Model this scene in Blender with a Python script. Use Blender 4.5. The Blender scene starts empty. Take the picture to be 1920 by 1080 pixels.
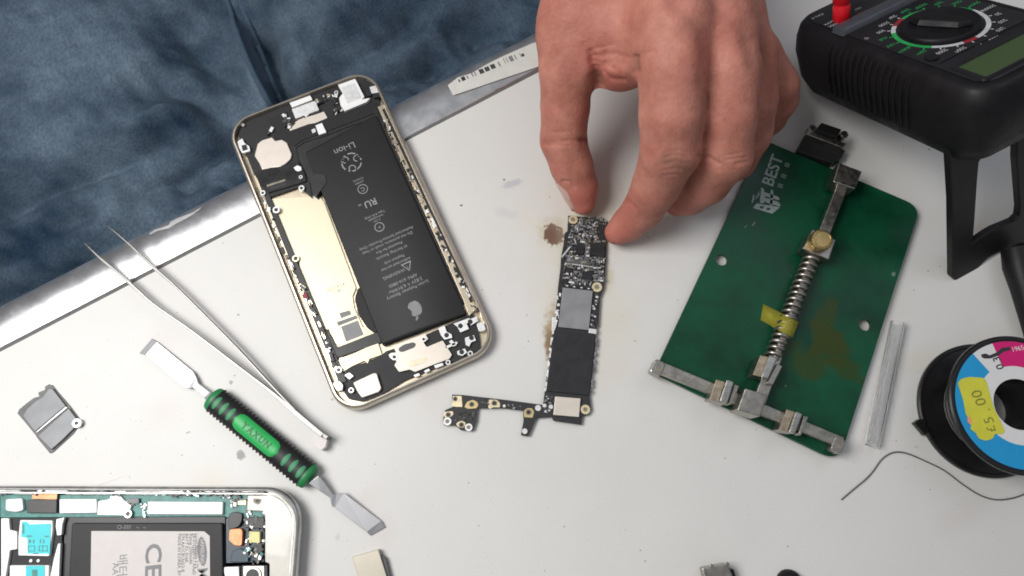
import bpy, bmesh, math, random
import numpy as np
from mathutils import Vector, Matrix
from mathutils.geometry import tessellate_polygon
R = math.radians
MM = 0.001
sc = bpy.context.scene
COL = sc.collection

# ------------------------------------------------------------------ camera (all design numbers below are in millimetres)
CF, CT, CH, CR = 1376.69, .264259, 296.317, .0752233
_c, _s = math.cos(CT), math.sin(CT)
FW = Vector((0, _s, -_c))
_up, _rt = Vector((0, _c, _s)), Vector((1, 0, 0))
RT = _rt*math.cos(CR) + _up*math.sin(CR)
UP = -_rt*math.sin(CR) + _up*math.cos(CR)
CAM = Vector((0, 0, CH))
cd = bpy.data.cameras.new("camera")
cd.sensor_width = 36; cd.lens = CF/1920*36; cd.clip_start = .01; cd.clip_end = 50
cd.dof.use_dof = True; cd.dof.focus_distance = .285; cd.dof.aperture_fstop = 20
cam = bpy.data.objects.new("camera", cd); COL.objects.link(cam)
cam.matrix_world = Matrix.Translation(CAM*MM) @ Matrix((RT, UP, -FW)).transposed().to_4x4()
sc.camera = cam

# ------------------------------------------------------------------ light
w = bpy.data.worlds.new("World"); sc.world = w; w.use_nodes = True
nt = w.node_tree; nt.nodes.clear()
wo = nt.nodes.new("ShaderNodeOutputWorld"); bg = nt.nodes.new("ShaderNodeBackground")
tc = nt.nodes.new("ShaderNodeTexCoord"); sp = nt.nodes.new("ShaderNodeSeparateXYZ"); rp = nt.nodes.new("ShaderNodeValToRGB")
nt.links.new(tc.outputs["Generated"], sp.inputs[0]); nt.links.new(sp.outputs["Z"], rp.inputs[0])
rp.color_ramp.elements[0].position = 0.0; rp.color_ramp.elements[0].color = (.20, .20, .21, 1)
rp.color_ramp.elements[1].position = .85; rp.color_ramp.elements[1].color = (.52, .54, .56, 1)
nt.links.new(rp.outputs[0], bg.inputs[0]); bg.inputs[1].default_value = .56
nt.links.new(bg.outputs[0], wo.inputs[0])

def area(name, loc, target, size, power, color):
    l = bpy.data.lights.new(name, 'AREA'); l.energy = power; l.size = size*MM; l.color = color
    o = bpy.data.objects.new(name, l); COL.objects.link(o)
    o.location = Vector(loc)*MM
    o.rotation_euler = (Vector(target)-Vector(loc)).to_track_quat('-Z', 'Y').to_euler()
    return o
area("ceiling_lamp", (-340, 60, 520), (-120, 40, 0), 280, 3.4, (1, .98, .95))
area("fill_light", (350, 420, 620), (120, 160, 0), 320, 0.45, (.80, .85, 1))  # added cool fill lamp for the right side, not an actual window

sc.view_settings.view_transform = 'Standard'; sc.view_settings.look = 'None'
sc.view_settings.exposure = 0.0; sc.view_settings.gamma = 1
sc.cycles.use_denoising = True
sc.cycles.max_bounces = 8
sc.cycles.filter_width = 1.8

# ------------------------------------------------------------------ helpers
def ray(px, py):
    return RT*((px-960)/CF) + UP*(-(py-540)/CF) + FW
def W(px, py, z=0.0):
    d = ray(px, py); return CAM + d*((z-CH)/d.z)
def proj(p):
    d = Vector(p)-CAM; k = CF/d.dot(FW)
    return 960+k*d.dot(RT), 540-k*d.dot(UP)
def crop(s, ox, oy):
    return lambda pts: [(ox+x/s, oy+y/s) for x, y in pts]
def crop1(s, ox, oy):
    return lambda x, y: (ox+x/s, oy+y/s)

def mat(name, col, rough=.5, metal=0.0, var=.12, vs=.25, bump=0.0, bs=1.0, coat=0.0, spec=.5, var2=None, rvar=0.0, stretch=None, dist=.05, detail=6):
    """procedural material: base colour varied by noise (vs = noise scale per mm), optional bump"""
    m = bpy.data.materials.new(name); m.use_nodes = True
    n, L = m.node_tree.nodes, m.node_tree.links
    b = n["Principled BSDF"]; b.inputs["Roughness"].default_value = rough; b.inputs["Metallic"].default_value = metal
    b.inputs["Specular IOR Level"].default_value = spec; b.inputs["Coat Weight"].default_value = coat
    t = n.new("ShaderNodeTexCoord"); mp = n.new("ShaderNodeMapping"); mp.inputs["Scale"].default_value = stretch or (1000,)*3
    if stretch: mp.inputs["Scale"].default_value = tuple(1000*a for a in stretch)
    L.new(t.outputs["Object"], mp.inputs[0])
    no = n.new("ShaderNodeTexNoise"); no.inputs["Scale"].default_value = vs; no.inputs["Detail"].default_value = detail; no.inputs["Roughness"].default_value = .65
    L.new(mp.outputs[0], no.inputs["Vector"])
    r = n.new("ShaderNodeValToRGB")
    c2 = var2 or tuple(min(1, c*(1+var)) for c in col[:3])
    c1 = tuple(c*(1-var) for c in col[:3])
    r.color_ramp.elements[0].position = .34; r.color_ramp.elements[0].color = (*c1, 1)
    r.color_ramp.elements[1].position = .66; r.color_ramp.elements[1].color = (*c2, 1)
    L.new(no.outputs["Fac"], r.inputs[0]); L.new(r.outputs[0], b.inputs["Base Color"])
    if rvar:
        mr = n.new("ShaderNodeMapRange"); mr.inputs["To Min"].default_value = max(.02, rough-rvar); mr.inputs["To Max"].default_value = min(1, rough+rvar)
        mr.inputs["From Min"].default_value = .3; mr.inputs["From Max"].default_value = .7
        L.new(no.outputs["Fac"], mr.inputs["Value"]); L.new(mr.outputs[0], b.inputs["Roughness"])
    if bump:
        nb = n.new("ShaderNodeTexNoise"); nb.inputs["Scale"].default_value = bs; nb.inputs["Detail"].default_value = 4
        L.new(mp.outputs[0], nb.inputs["Vector"])
        bp = n.new("ShaderNodeBump"); bp.inputs["Strength"].default_value = bump; bp.inputs["Distance"].default_value = dist*MM
        L.new(nb.outputs["Fac"], bp.inputs["Height"]); L.new(bp.outputs[0], b.inputs["Normal"])
    return m

def add_stains(m, stains):
    """stains / scorch marks with a place and a shape of their own, mixed into the base colour (object space, mm)"""
    n, L = m.node_tree.nodes, m.node_tree.links
    b = n["Principled BSDF"]; src = b.inputs["Base Color"].links[0].from_socket
    t = n.new("ShaderNodeTexCoord")
    for (cx, cy, ang, rx, ry, col, strength, edge, nscale) in stains:
        mp = n.new("ShaderNodeMapping"); mp.vector_type = 'TEXTURE'
        mp.inputs["Location"].default_value = (cx*MM, cy*MM, 0); mp.inputs["Rotation"].default_value = (0, 0, ang); mp.inputs["Scale"].default_value = (rx*MM, ry*MM, 1)
        L.new(t.outputs["Object"], mp.inputs[0])
        ln = n.new("ShaderNodeVectorMath"); ln.operation = 'LENGTH'
        fl = n.new("ShaderNodeVectorMath"); fl.operation = 'MULTIPLY'; fl.inputs[1].default_value = (1, 1, 0)
        L.new(mp.outputs[0], fl.inputs[0]); L.new(fl.outputs[0], ln.inputs[0])
        no = n.new("ShaderNodeTexNoise"); no.inputs["Scale"].default_value = nscale*1000; no.inputs["Detail"].default_value = 5
        L.new(t.outputs["Object"], no.inputs["Vector"])
        ad = n.new("ShaderNodeMath"); ad.operation = 'MULTIPLY_ADD'; ad.inputs[1].default_value = 1.4; ad.inputs[2].default_value = -.7
        L.new(no.outputs["Fac"], ad.inputs[0])
        su = n.new("ShaderNodeMath"); su.operation = 'ADD'; L.new(ln.outputs["Value"], su.inputs[0]); L.new(ad.outputs[0], su.inputs[1])
        mr = n.new("ShaderNodeMapRange"); mr.interpolation_type = 'SMOOTHSTEP'
        mr.inputs["From Min"].default_value = 1; mr.inputs["From Max"].default_value = 1-edge; mr.inputs["To Min"].default_value = 0; mr.inputs["To Max"].default_value = strength
        L.new(su.outputs[0], mr.inputs["Value"])
        mx = n.new("ShaderNodeMix"); mx.data_type = 'RGBA'; mx.inputs["B"].default_value = (*col, 1)
        L.new(mr.outputs[0], mx.inputs["Factor"]); L.new(src, mx.inputs["A"]); src = mx.outputs["Result"]
    L.new(src, b.inputs["Base Color"])

class MB:
    """collects shapes in world millimetres; build() links them as ONE mesh object"""
    def __init__(s): s.v = []; s.f = []; s.m = []; s.mats = []
    def mi(s, m):
        if m not in s.mats: s.mats.append(m)
        return s.mats.index(m)
    def add(s, vs, fs, m):
        b = len(s.v); s.v += [tuple(v) for v in vs]; k = s.mi(m)
        for f in fs: s.f.append([b+i for i in f]); s.m.append(k)
    def loft(s, rings, m, cap0=True, cap1=True, closed=True):
        n = len(rings[0]); vs = [p for r in rings for p in r]; fs = []
        for i in range(len(rings)-1):
            for j in range(n if closed else n-1):
                a, b = i*n+j, i*n+(j+1) % n
                fs.append((a, b, b+n, a+n))
        if cap0: fs.append(tuple(range(n-1, -1, -1)))
        if cap1: fs.append(tuple((len(rings)-1)*n+j for j in range(n)))
        s.add(vs, fs, m)
    def prism(s, pts, z0, z1, m, holes=()):
        """pts: world xy (ccw or cw), z0 < z1"""
        def ccw(p): return sum(p[i][0]*p[(i+1) % len(p)][1]-p[(i+1) % len(p)][0]*p[i][1] for i in range(len(p))) > 0
        pts = [(p[0], p[1]) for p in pts]
        if not ccw(pts): pts = pts[::-1]
        if not holes:
            s.loft([[(x, y, z0) for x, y in pts], [(x, y, z1) for x, y in pts]], m); return
        loops = [pts]+[h if not ccw(h) else h[::-1] for h in holes]
        flat = [p for l in loops for p in l]
        tri = tessellate_polygon([[Vector((x, y, 0)) for x, y in l] for l in loops])
        vs = [(x, y, z1) for x, y in flat]+[(x, y, z0) for x, y in flat]; n = len(flat); fs = []
        for t in tri:
            a, b, c = t
            if ((flat[b][0]-flat[a][0])*(flat[c][1]-flat[a][1])-(flat[b][1]-flat[a][1])*(flat[c][0]-flat[a][0])) < 0: b, c = c, b
            fs += [(a, b, c), (a+n, c+n, b+n)]
        o = 0
        for l in loops:
            k = len(l)
            for i in range(k): a, b = o+i, o+(i+1) % k; fs.append((b, a, a+n, b+n))
            o += k
        s.add(vs, fs, m)
    def px(s, pts, z1, th, m, rad=0, holes=()):
        """outline seen at height z1, real thickness th below it"""
        p = [W(x, y, z1).xy for x, y in pts]
        if rad: p = rnd(p, rad)
        s.prism(p, z1-th, z1, m, holes=[[W(x, y, z1).xy for x, y in h] for h in holes])
    def disc(s, x, y, r, z1, th, m, n=20, r2=0):
        if r2: s.prism(circ(x, y, r, n), z1-th, z1, m, holes=[circ(x, y, r2, n)])
        else: s.prism(circ(x, y, r, n), z1-th, z1, m)
    def dpx(s, px, py, r, z1, th, m, n=20, r2=0):
        p = W(px, py, z1); s.disc(p.x, p.y, r, z1, th, m, n, r2)
    def tube(s, pts, rad, m, n=10, cap=True, flat=1.0, side=None):
        pts = [Vector(p) for p in pts]; rs = rad if isinstance(rad, (list, tuple)) else [rad]*len(pts)
        rings = []; u = None
        for i, p in enumerate(pts):
            t = (pts[min(i+1, len(pts)-1)]-pts[max(i-1, 0)]).normalized()
            if u is None:
                u = Vector((0, 0, 1)) if abs(t.z) < .9 else Vector((1, 0, 0))
            u = (u-t*u.dot(t)).normalized(); v = t.cross(u)
            rings.append([p+(u*math.sin(a)*flat+v*math.cos(a))*rs[i] for a in [2*math.pi*k/n for k in range(n)]])
        s.loft(rings, m, cap, cap)
    def lathe(s, prof, x, y, m, n=48, caps=True):
        """prof: [(r,z)] about a vertical axis"""
        s.loft([[(x+r*math.cos(a), y+r*math.sin(a), z) for a in [2*math.pi*k/n for k in range(n)]] for r, z in prof], m, caps, caps)
    def text(s, body, org, dx, size, m, dy=None, th=0.0, align='CENTER', squash=1.0, bold=0.0):
        """flat lettering: org centre (world mm), dx reading direction, dy up direction"""
        cu = bpy.data.curves.new("t", 'FONT'); cu.body = body; cu.size = size; cu.align_x = align; cu.align_y = 'CENTER'
        cu.resolution_u = 3; cu.offset = bold
        o = bpy.data.objects.new("t", cu); me = bpy.data.meshes.new_from_object(o)
        dx = Vector(dx).normalized(); dy = Vector((-dx.y, dx.x, 0)) if dy is None else Vector(dy).normalized()
        nn = dx.cross(dy)
        vs = [Vector(org)+dx*v.co.x*squash+dy*v.co.y+nn*.0 for v in me.vertices]
        s.add(vs, [tuple(p.vertices) for p in me.polygons], m)
        bpy.data.objects.remove(o); bpy.data.curves.remove(cu); bpy.data.meshes.remove(me)
    def build(s, name, parent=None, bevel=0.0, smooth=False, seg=2, loc=None, angle=35):
        if loc is None:
            a = np.array(s.v); loc = Vector(((a[:, 0].min()+a[:, 0].max())/2, (a[:, 1].min()+a[:, 1].max())/2, a[:, 2].min()))
        loc = Vector(loc)
        me = bpy.data.meshes.new(name); me.from_pydata([((x-loc.x)*MM, (y-loc.y)*MM, (z-loc.z)*MM) for x, y, z in s.v], [], s.f)
        for m in s.mats: me.materials.append(m)
        me.polygons.foreach_set("material_index", s.m); me.update()
        if smooth: me.shade_smooth(); me.set_sharp_from_angle(angle=R(angle))
        o = bpy.data.objects.new(name, me); COL.objects.link(o); place(o, loc, parent)
        if bevel:
            bv = o.modifiers.new("bevel", 'BEVEL'); bv.width = bevel*MM; bv.segments = seg; bv.limit_method = 'ANGLE'; bv.angle_limit = R(40)
        return o
def place(o, loc, parent):
    o["wl"] = [loc[0], loc[1], loc[2]]
    if parent:
        o.parent = parent; q = parent["wl"]; o.location = Vector((loc[0]-q[0], loc[1]-q[1], loc[2]-q[2]))*MM
    else: o.location = Vector(loc)*MM
def thing(name, label, cat, loc, group=None, kind=None):
    o = bpy.data.objects.new(name, None); COL.objects.link(o); place(o, loc, None); o.empty_display_size = .01
    return tag(o, label, cat, group, kind)
def tag(o, label=None, cat=None, group=None, kind=None):
    if label: o["label"] = label
    if cat: o["category"] = cat
    if group: o["group"] = group
    if kind: o["kind"] = kind
    return o
def circ(x, y, r, n=20): return [(x+r*math.cos(2*math.pi*k/n), y+r*math.sin(2*math.pi*k/n)) for k in range(n)]
def rnd(p, r, n=5):
    out = []; N = len(p)
    for i in range(N):
        a, b, c = Vector(p[i-1]), Vector(p[i]), Vector(p[(i+1) % N])
        u, v = a-b, c-b; k = min(r, u.length*.45, v.length*.45)
        if k < 1e-4: out.append(tuple(b)); continue
        p0, p2 = b+u.normalized()*k, b+v.normalized()*k
        for j in range(n+1):
            t = j/n; q = p0*(1-t)**2+b*2*t*(1-t)+p2*t*t; out.append((q.x, q.y))
    return out
def rrect(cx, cy, ang, w, l, r, n=8):
    """rounded rectangle ring of 4*(n+1) points, world xy"""
    out = []; ca, sa = math.cos(ang), math.sin(ang); r = min(r, w/2-.01, l/2-.01)
    for (sx, sy, a0) in ((1, 1, 0), (-1, 1, 90), (-1, -1, 180), (1, -1, 270)):
        for j in range(n+1):
            a = R(a0+90*j/n); x = sx*(w/2-r)+r*math.cos(a); y = sy*(l/2-r)+r*math.sin(a)
            out.append((cx+x*ca-y*sa, cy+x*sa+y*ca))
    return out
def dense(pts, n=6):
    """Catmull-Rom through tuples"""
    P = [Vector(p) for p in pts]; out = []
    for i in range(len(P)-1):
        a, b, c, d = P[max(i-1, 0)], P[i], P[i+1], P[min(i+2, len(P)-1)]
        for j in range(n):
            t = j/n; out.append(.5*((2*b)+(c-a)*t+(2*a-5*b+4*c-d)*t*t+(3*b-a-3*c+d)*t**3))
    out.append(P[-1]); return out

# ------------------------------------------------------------------ materials
M = {}
def dm(k, *a, **q): M[k] = mat(k, *a, **q)
dm("white_laminate", (.69, .68, .66), .42, var=.03, vs=.012, bump=.10, bs=.6, spec=.4, dist=.03)
dm("brushed_trim", (.66, .66, .68), .34, .9, var=.05, vs=.12, bump=.35, bs=.5, rvar=.09)
dm("dark_gap", (.13, .125, .12), .7)
dm("black_plastic", (.010, .010, .011), .48, spec=.3, var=.2, bump=.2, bs=3)
dm("black_gloss", (.015, .015, .017), .28, var=.2, vs=.1, rvar=.08)
dm("black_rubber", (.010, .010, .011), .5, var=.3, bump=.5, bs=2.2, vs=.3)
dm("battery_black", (.014, .014, .015), .55, spec=.35, var=.1, vs=.06, bump=.15, bs=.25, dist=.1)
dm("battery_print", (.30, .30, .305), .5)
dm("gold_alu", (.72, .62, .47), .32, .85, var=.08, vs=.2)
dm("rim_alu", (.60, .54, .46), .34, .9, var=.12, vs=.25)
dm("pale_gold_sheet", (.80, .73, .54), .38, .3, var=.03, vs=.06, bump=.06, bs=.2)
dm("steel", (.52, .51, .49), .3, 1, var=.10, vs=.5, bump=.2, bs=1, rvar=.08)
dm("bright_tin", (.82, .82, .82), .38, .45, var=.12, vs=.5, bump=.3, bs=.8)
dm("white_tin", (.86, .86, .85), .45, .15, var=.03, vs=.3, bump=.15, bs=.5)
dm("cream_plate", (.80, .72, .64), .35, .4, var=.04, vs=.2)
dm("shield_grey", (.27, .27, .28), .45, .25, var=.10, vs=.12, rvar=.1)
dm("chip_black", (.018, .018, .02), .38, var=.3)
dm("chip_grey", (.085, .085, .09), .4, var=.2)
dm("chip_tan", (.25, .22, .17), .5, var=.3)
dm("board_black", (.022, .022, .024), .45, var=.4, vs=1.2)
dm("board_grey", (.10, .10, .10), .5, var=.4, vs=1.2)
dm("gold_pad", (.72, .58, .30), .35, .7, var=.1)
dm("gold_pale_pad", (.80, .70, .46), .38, .5, var=.1)
dm("teal_board", (.05, .22, .20), .4, var=.3, vs=.5)
dm("cyan_plastic", (.03, .62, .68), .4, var=.05)
dm("copper", (.60, .24, .12), .4, .5, var=.25, vs=.8)
dm("navy_foil", (.02, .045, .075), .35, var=.3)
dm("yellow_part", (.75, .72, .30), .4, var=.15)
dm("white_bezel", (.66, .63, .57), .3, var=.10, vs=.10, coat=.3)
dm("dark_rim", (.50, .50, .49), .34, .9, var=.2, vs=.2)
dm("label_white", (.64, .60, .585), .5, var=.03)
dm("ink", (.03, .03, .035), .5)
dm("ink_grey", (.20, .20, .21), .5)
dm("pink_ink", (.62, .40, .34), .5)
dm("mid_grey", (.24, .24, .25), .5, var=.08)
dm("dark_grey_plastic", (.020, .020, .022), .5, spec=.35, var=.15, bump=.15, bs=1)
dm("green_mask", (.002, .058, .026), .38, spec=.3, var=.35, vs=.045, bump=.08, bs=1.2, rvar=.08)
dm("fr4_edge", (.20, .19, .09), .6)
dm("nickel", (.42, .40, .36), .36, 1, var=.16, vs=.4, bump=.35, bs=.8, rvar=.1)
dm("nickel_worn", (.50, .41, .30), .38, .9, var=.25, vs=.5, bump=.6, bs=1.1, dist=.12)
dm("brass", (.55, .40, .17), .36, 1, var=.15, vs=.5)
dm("silkscreen", (.36, .42, .40), .5, var=.2, vs=.8)
dm("silkscreen_faint", (.13, .21, .17), .5, var=.2, vs=.8)
dm("spudger_steel", (.55, .55, .57), .36, .75, var=.05, vs=.1)
dm("tweezer_steel", (.22, .215, .21), .36, 1, var=.08, vs=.2)
dm("green_rubber", (.02, .22, .07), .45, var=.1, bump=.1, bs=1)
dm("green_bright", (.025, .42, .10), .42, var=.05)
dm("green_pale", (.05, .26, .12), .5, var=.1)
dm("green_ink", (.008, .16, .04), .5)
dm("flange_black", (.010, .010, .011), .34, var=.2, vs=.15, rvar=.08)
dm("spool_white", (.70, .70, .70), .4, var=.02)
dm("spool_blue", (.01, .30, .62), .4, var=.04)
dm("spool_magenta", (.62, .005, .16), .4, var=.04)
dm("tag_yellow", (.62, .60, .05), .5, var=.06, vs=.15)
dm("tag_orange", (.80, .35, .16), .5)
dm("tag_ink", (.22, .22, .04), .5)
dm("solder", (.17, .165, .16), .4, .7)
dm("meter_black", (.0075, .007, .0085), .5, rvar=.12, spec=.28, var=.3, vs=.12, bump=.35, bs=1.5)
dm("meter_face", (.014, .0135, .017), .45, spec=.3, var=.15, vs=.1)
dm("meter_ridge", (.050, .055, .068), .35, var=.1)
dm("meter_lcd", (.050, .085, .026), .22, var=.06, vs=.08, coat=.4)
dm("meter_green", (.02, .36, .09), .5)
dm("meter_white", (.55, .56, .58), .5)
dm("meter_red", (.30, .02, .03), .5)
dm("plug_red", (.62, .006, .015), .38, var=.1)
dm("paper", (.66, .65, .62), .6, var=.05, vs=.2)
dm("skin_flake", (.75, .75, .76), .3, .3)
dm("pink_tag", (.78, .72, .70), .5, var=.05)
m = mat("clear_plastic", (.93, .93, .93), .2, var=.02); M["clear_plastic"] = m
b = m.node_tree.nodes["Principled BSDF"]; b.inputs["Transmission Weight"].default_value = .84; b.inputs["IOR"].default_value = 1.25
m = mat("yellow_tape", (.50, .46, .05), .3, var=.05); M["yellow_tape"] = m
b = m.node_tree.nodes["Principled BSDF"]; b.inputs["Alpha"].default_value = .42
m = mat("beige_shield", (.52, .48, .40), .42, .55, var=.05, vs=.1); M["beige_shield"] = m

# ================================================================== the table
A_, B_ = W(0, 660), W(1005, 138)                       # the line where laminate meets the metal edge
ed = (B_-A_).xy.normalized(); en = Vector((-ed.y, ed.x))   # along the edge / outwards over the lap
E0 = A_.xy
def epos(s, o): return E0+ed*s+en*o
table = tag(thing("worktable", "white laminate worktable with a rounded metal edge strip and scorch marks", "table", (0, 60, -40)), kind="structure")
mb = MB()
pts = [epos(-400, 0), epos(900, 0), epos(900, -700), epos(-400, -700)]
mb.prism(pts, -28, 0, M["white_laminate"])
top = mb.build("tabletop", table, loc=(0, 0, 0))
mb = MB()
mb.prism([epos(-400, 1.25), epos(900, 1.25), epos(900, .02), epos(-400, .02)], -20, -.35, M["dark_gap"])
mb.build("gap_strip", table)
mb = MB(); prof = [(1.25, -3), (1.25, -.25), (1.6, .12), (2.3, .2), (7, .2), (9, .12)]
for k in range(1, 15):
    a = R(k*6.4); prof.append((9+15*math.sin(a), .12-15*(1-math.cos(a))))
prof += [(24, -26), (20.5, -26), (20.5, -21), (6, -8)]
rings = [[(*epos(s, o), z) for o, z in prof] for s in (-400, 900)]
mb.loft(rings, M["brushed_trim"]); mb.build("edge_trim", table, smooth=True, angle=50)
# scorch marks, stains and specks on the laminate
st = []
def stain(px, py, rx, ry, col, s, edge=.6, ang=0., ns=.35):
    p = W(px, py); st.append((p.x, p.y, R(ang), rx, ry, col, s, edge, ns))
stain(1042, 434, 9.5, 10.5, (.50, .43, .25), .75, .95, 10, .15)
stain(1120, 400, 40, 30, (.66, .60, .46), .5, 1.0, 10, .05); stain(1090, 560, 26, 60, (.66, .60, .46), .5, 1.0, 10, .05); stain(1038, 440, 4.9, 5.6, (.15, .075, .045), .95, .3, 20, .5)
stain(1036, 632, 5.0, 17, (.40, .28, .14), .85, .8, 5, .3)
stain(1031, 645, 2.8, 8, (.24, .15, .08), .8, .5, 5, .5)
stain(1140, 520, 3.5, 9, (.55, .50, .32), .6, .9, 0, .3)
stain(960, 345, 6, 2.2, (.42, .42, .48), .55, .6, 20, .6)
stain(950, 400, 8, 3, (.52, .53, .58), .4, .8, -10, .4)
stain(865, 385, .7, .5, (.10, .10, .10), .9, .3); stain(945, 337, .6, .5, (.1, .1, .12), .9, .3)
stain(451, 853, 2.0, 2.4, (.20, .20, .21), .8, .4, 40, .9); stain(433, 717, 1.1, 1.0, (.26, .27, .27), .8, .5, 0, .9)
stain(440, 704, .5, .4, (.3, .3, .3), .8, .4); stain(447, 590, .8, .5, (.3, .26, .24), .8, .4)
stain(352, 811, 1.0, .4, (.28, .27, .26), .8, .4, 30); stain(1778, 375, 1.3, .6, (.05, .05, .05), .9, .4, 30, .8)
stain(1780, 490, .8, .6, (.05, .05, .05), .9, .4, 0, .8); stain(1740, 508, .5, .4, (.1, .1, .1), .9, .4)
stain(623, 749, .7, .6, (.45, .35, .3), .8, .4); stain(1718, 838, 1.2, .8, (.42, .42, .4), .6, .6)
stain(1210, 1052, .6, .5, (.4, .36, .34), .7, .5); stain(633, 1008, 1.4, 1.8, (.52, .50, .44), .6, .7)
stain(200, 905, 9, .35, (.50, .49, .47), .5, .6, 25, .2); stain(1742, 280, .6, .5, (.2, .2, .22), .8, .4)
for i in range(16):
    rr = random.Random(90+i); stain(rr.uniform(30, 1880), rr.uniform(300, 1070), rr.uniform(8, 22), rr.uniform(6, 14), (.66, .585, .47) if i % 2 else (.64, .58, .56), .42, 1.0, rr.uniform(0, 90), .06)
add_stains(M["white_laminate"], st)
def add_dust(m):
    n, L = m.node_tree.nodes, m.node_tree.links; b = n["Principled BSDF"]; src = b.inputs["Base Color"].links[0].from_socket
    t = n.new("ShaderNodeTexCoord")
    for sc_, thr, keep_, col, stg, rot, sx_ in ((.16, .055, .35, (.30, .27, .24), .75, 0, 1), (.45, .10, .22, (.38, .36, .33), .5, 0, 1), (.05, .018, .5, (.42, .41, .40), .55, .5, 14), (.06, .02, .5, (.45, .43, .41), .5, -.9, 18)):
        mp = n.new("ShaderNodeMapping"); mp.inputs["Rotation"].default_value = (0, 0, rot); mp.inputs["Scale"].default_value = (1000/ (sx_ if sx_ > 1 else 1), 1000, 1000); L.new(t.outputs["Object"], mp.inputs[0])
        v = n.new("ShaderNodeTexVoronoi"); v.inputs["Scale"].default_value = sc_; L.new(mp.outputs[0], v.inputs["Vector"])
        a = n.new("ShaderNodeMath"); a.operation = 'LESS_THAN'; a.inputs[1].default_value = thr; L.new(v.outputs["Distance"], a.inputs[0])
        sx3 = n.new("ShaderNodeSeparateColor"); L.new(v.outputs["Color"], sx3.inputs[0])
        k = n.new("ShaderNodeMath"); k.operation = 'LESS_THAN'; k.inputs[1].default_value = keep_; L.new(sx3.outputs[0], k.inputs[0])
        mu = n.new("ShaderNodeMath"); mu.operation = 'MULTIPLY'; L.new(a.outputs[0], mu.inputs[0]); L.new(k.outputs[0], mu.inputs[1])
        m2 = n.new("ShaderNodeMath"); m2.operation = 'MULTIPLY'; m2.inputs[1].default_value = stg; L.new(mu.outputs[0], m2.inputs[0])
        mx = n.new("ShaderNodeMix"); mx.data_type = 'RGBA'; mx.inputs["B"].default_value = (*col, 1); L.new(m2.outputs[0], mx.inputs["Factor"]); L.new(src, mx.inputs["A"]); src = mx.outputs["Result"]
    L.new(src, b.inputs["Base Color"])
add_dust(M["white_laminate"])
# paint chip on the trim and the barcode sticker
mb = MB(); ct = crop(2.25, 140, 400)
p = [(315, 85), (335, 70), (365, 60), (395, 50), (405, 35), (440, 18), (500, -5), (540, -30), (505, 2), (470, 22), (430, 42), (400, 62), (350, 74), (318, 90)]
def on_trim(px, py, lift=.1):
    z = 0.0
    for _ in range(12):
        q = W(px, py, z); o = (q.xy-E0).dot(en); a = min(max(o-9, 0)/15, .97); z = .12-15*(1-math.sqrt(1-a*a))
    return W(px, py, z+lift)
P3 = [on_trim(*q) for q in ct(p)]; nP = len(P3); mb.add(P3, [tuple(range(nP))], M["skin_flake"])
fl = mb.build("torn_film", None)
tag(fl, "torn scrap of clear film stuck on the metal table edge", "film scrap")
sticker = thing("barcode_sticker", "white sticker strip with black bar marks on the metal table edge beside the hand", "sticker", W(930, 130, -2))
cs = crop1(6, 820, 80)
mb = MB(); q = [(118, 478), (180, 592), (1140, 268), (1480, 150), (1480, -90), (1070, 5), (740, 150), (560, 240), (380, 345), (230, 390)]
zs = 0.9
mb.px([cs(x, y) for x, y in q], zs, .35, M["paper"]); stk = mb.build("strip", sticker, bevel=.08)
mb = MB()
dxx = W(*cs(950, 130), zs)-W(*cs(250, 420), zs); dxx.normalize()
dyy = Vector((-dxx.y, dxx.x, 0))
def bar(x, y, wd, ht, mm="ink"):
    c = W(*cs(x, y), zs)
    P = [c+dxx*a*wd*.6+dyy*b_*ht*.62 for a, b_ in ((-1, -1), (1, -1), (1, 1), (-1, 1))]
    mb.prism([v.xy for v in P], zs-.01, zs+.03, M[mm])
bar(247, 428, .5, 1.2); bar(292, 405, 1.5, 1.7); bar(340, 388, .5, 1.4, "ink_grey")
bar(395, 362, .5, 1.6, "ink_grey"); bar(425, 348, .5, 1.8, "ink_grey")
for x, y in ((497, 322), (560, 296), (625, 268)): bar(x-12, y+4, .9, 1.9); bar(x+13, y-5, .8, 1.9, "ink")
bar(695, 240, .6, 2.0, "ink_grey"); bar(755, 205, .3, 2.2, "ink_grey"); bar(785, 195, .3, 2.2, "ink_grey"); bar(832, 180, 1.5, 2.3, "ink_grey"); bar(878, 162, .4, 2, "ink_grey"); bar(935, 140, .3, 1.8, "ink_grey"); bar(962, 140, 1.0, 1.2)
mb.build("print", sticker)

# ================================================================== gold smartphone body
PC = Vector((-66.35, 98.3)); PA = math.atan2(121.65, -67.3)-math.pi/2   # centre and turn of its long axis
phone = thing("smartphone", "opened gold smartphone body with black battery, its logic board removed", "smartphone", (PC.x, PC.y, 0))
mb = MB(); g = M["rim_alu"]
PR = lambda inset, z, r: [(x, y, z) for x, y in rrect(PC.x, PC.y, PA, 68.6-2*inset, 139.2-2*inset, r-inset*.8)]
mb.loft([PR(3, 0, 11), PR(1.2, .5, 11), PR(.35, 1.6, 11), PR(0, 3.2, 11), PR(.3, 5.0, 11), PR(.9, 5.9, 11), PR(1.25, 6.1, 11), PR(1.75, 6.1, 11), PR(1.9, 5.8, 11), PR(2.0, 2.2, 11)], g, True, True)
mb.build("housing", phone, smooth=True, angle=60)
f1, f2, f3 = crop(3.375, 420, 120), crop(3, 600, 420), crop(3.177, 460, 360)
def part(name, specs, parent=None, bevel=.12, **k):
    mb = MB()
    for sp_ in specs:
        mp, pts, z1, th, mt = sp_[:5]
        mb.px(mp(pts), z1, th, M[mt], rad=sp_[5] if len(sp_) > 5 else 0, holes=sp_[6] if len(sp_) > 6 else ())
    return mb.build(name, parent or phone, bevel=bevel, **k)
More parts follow.
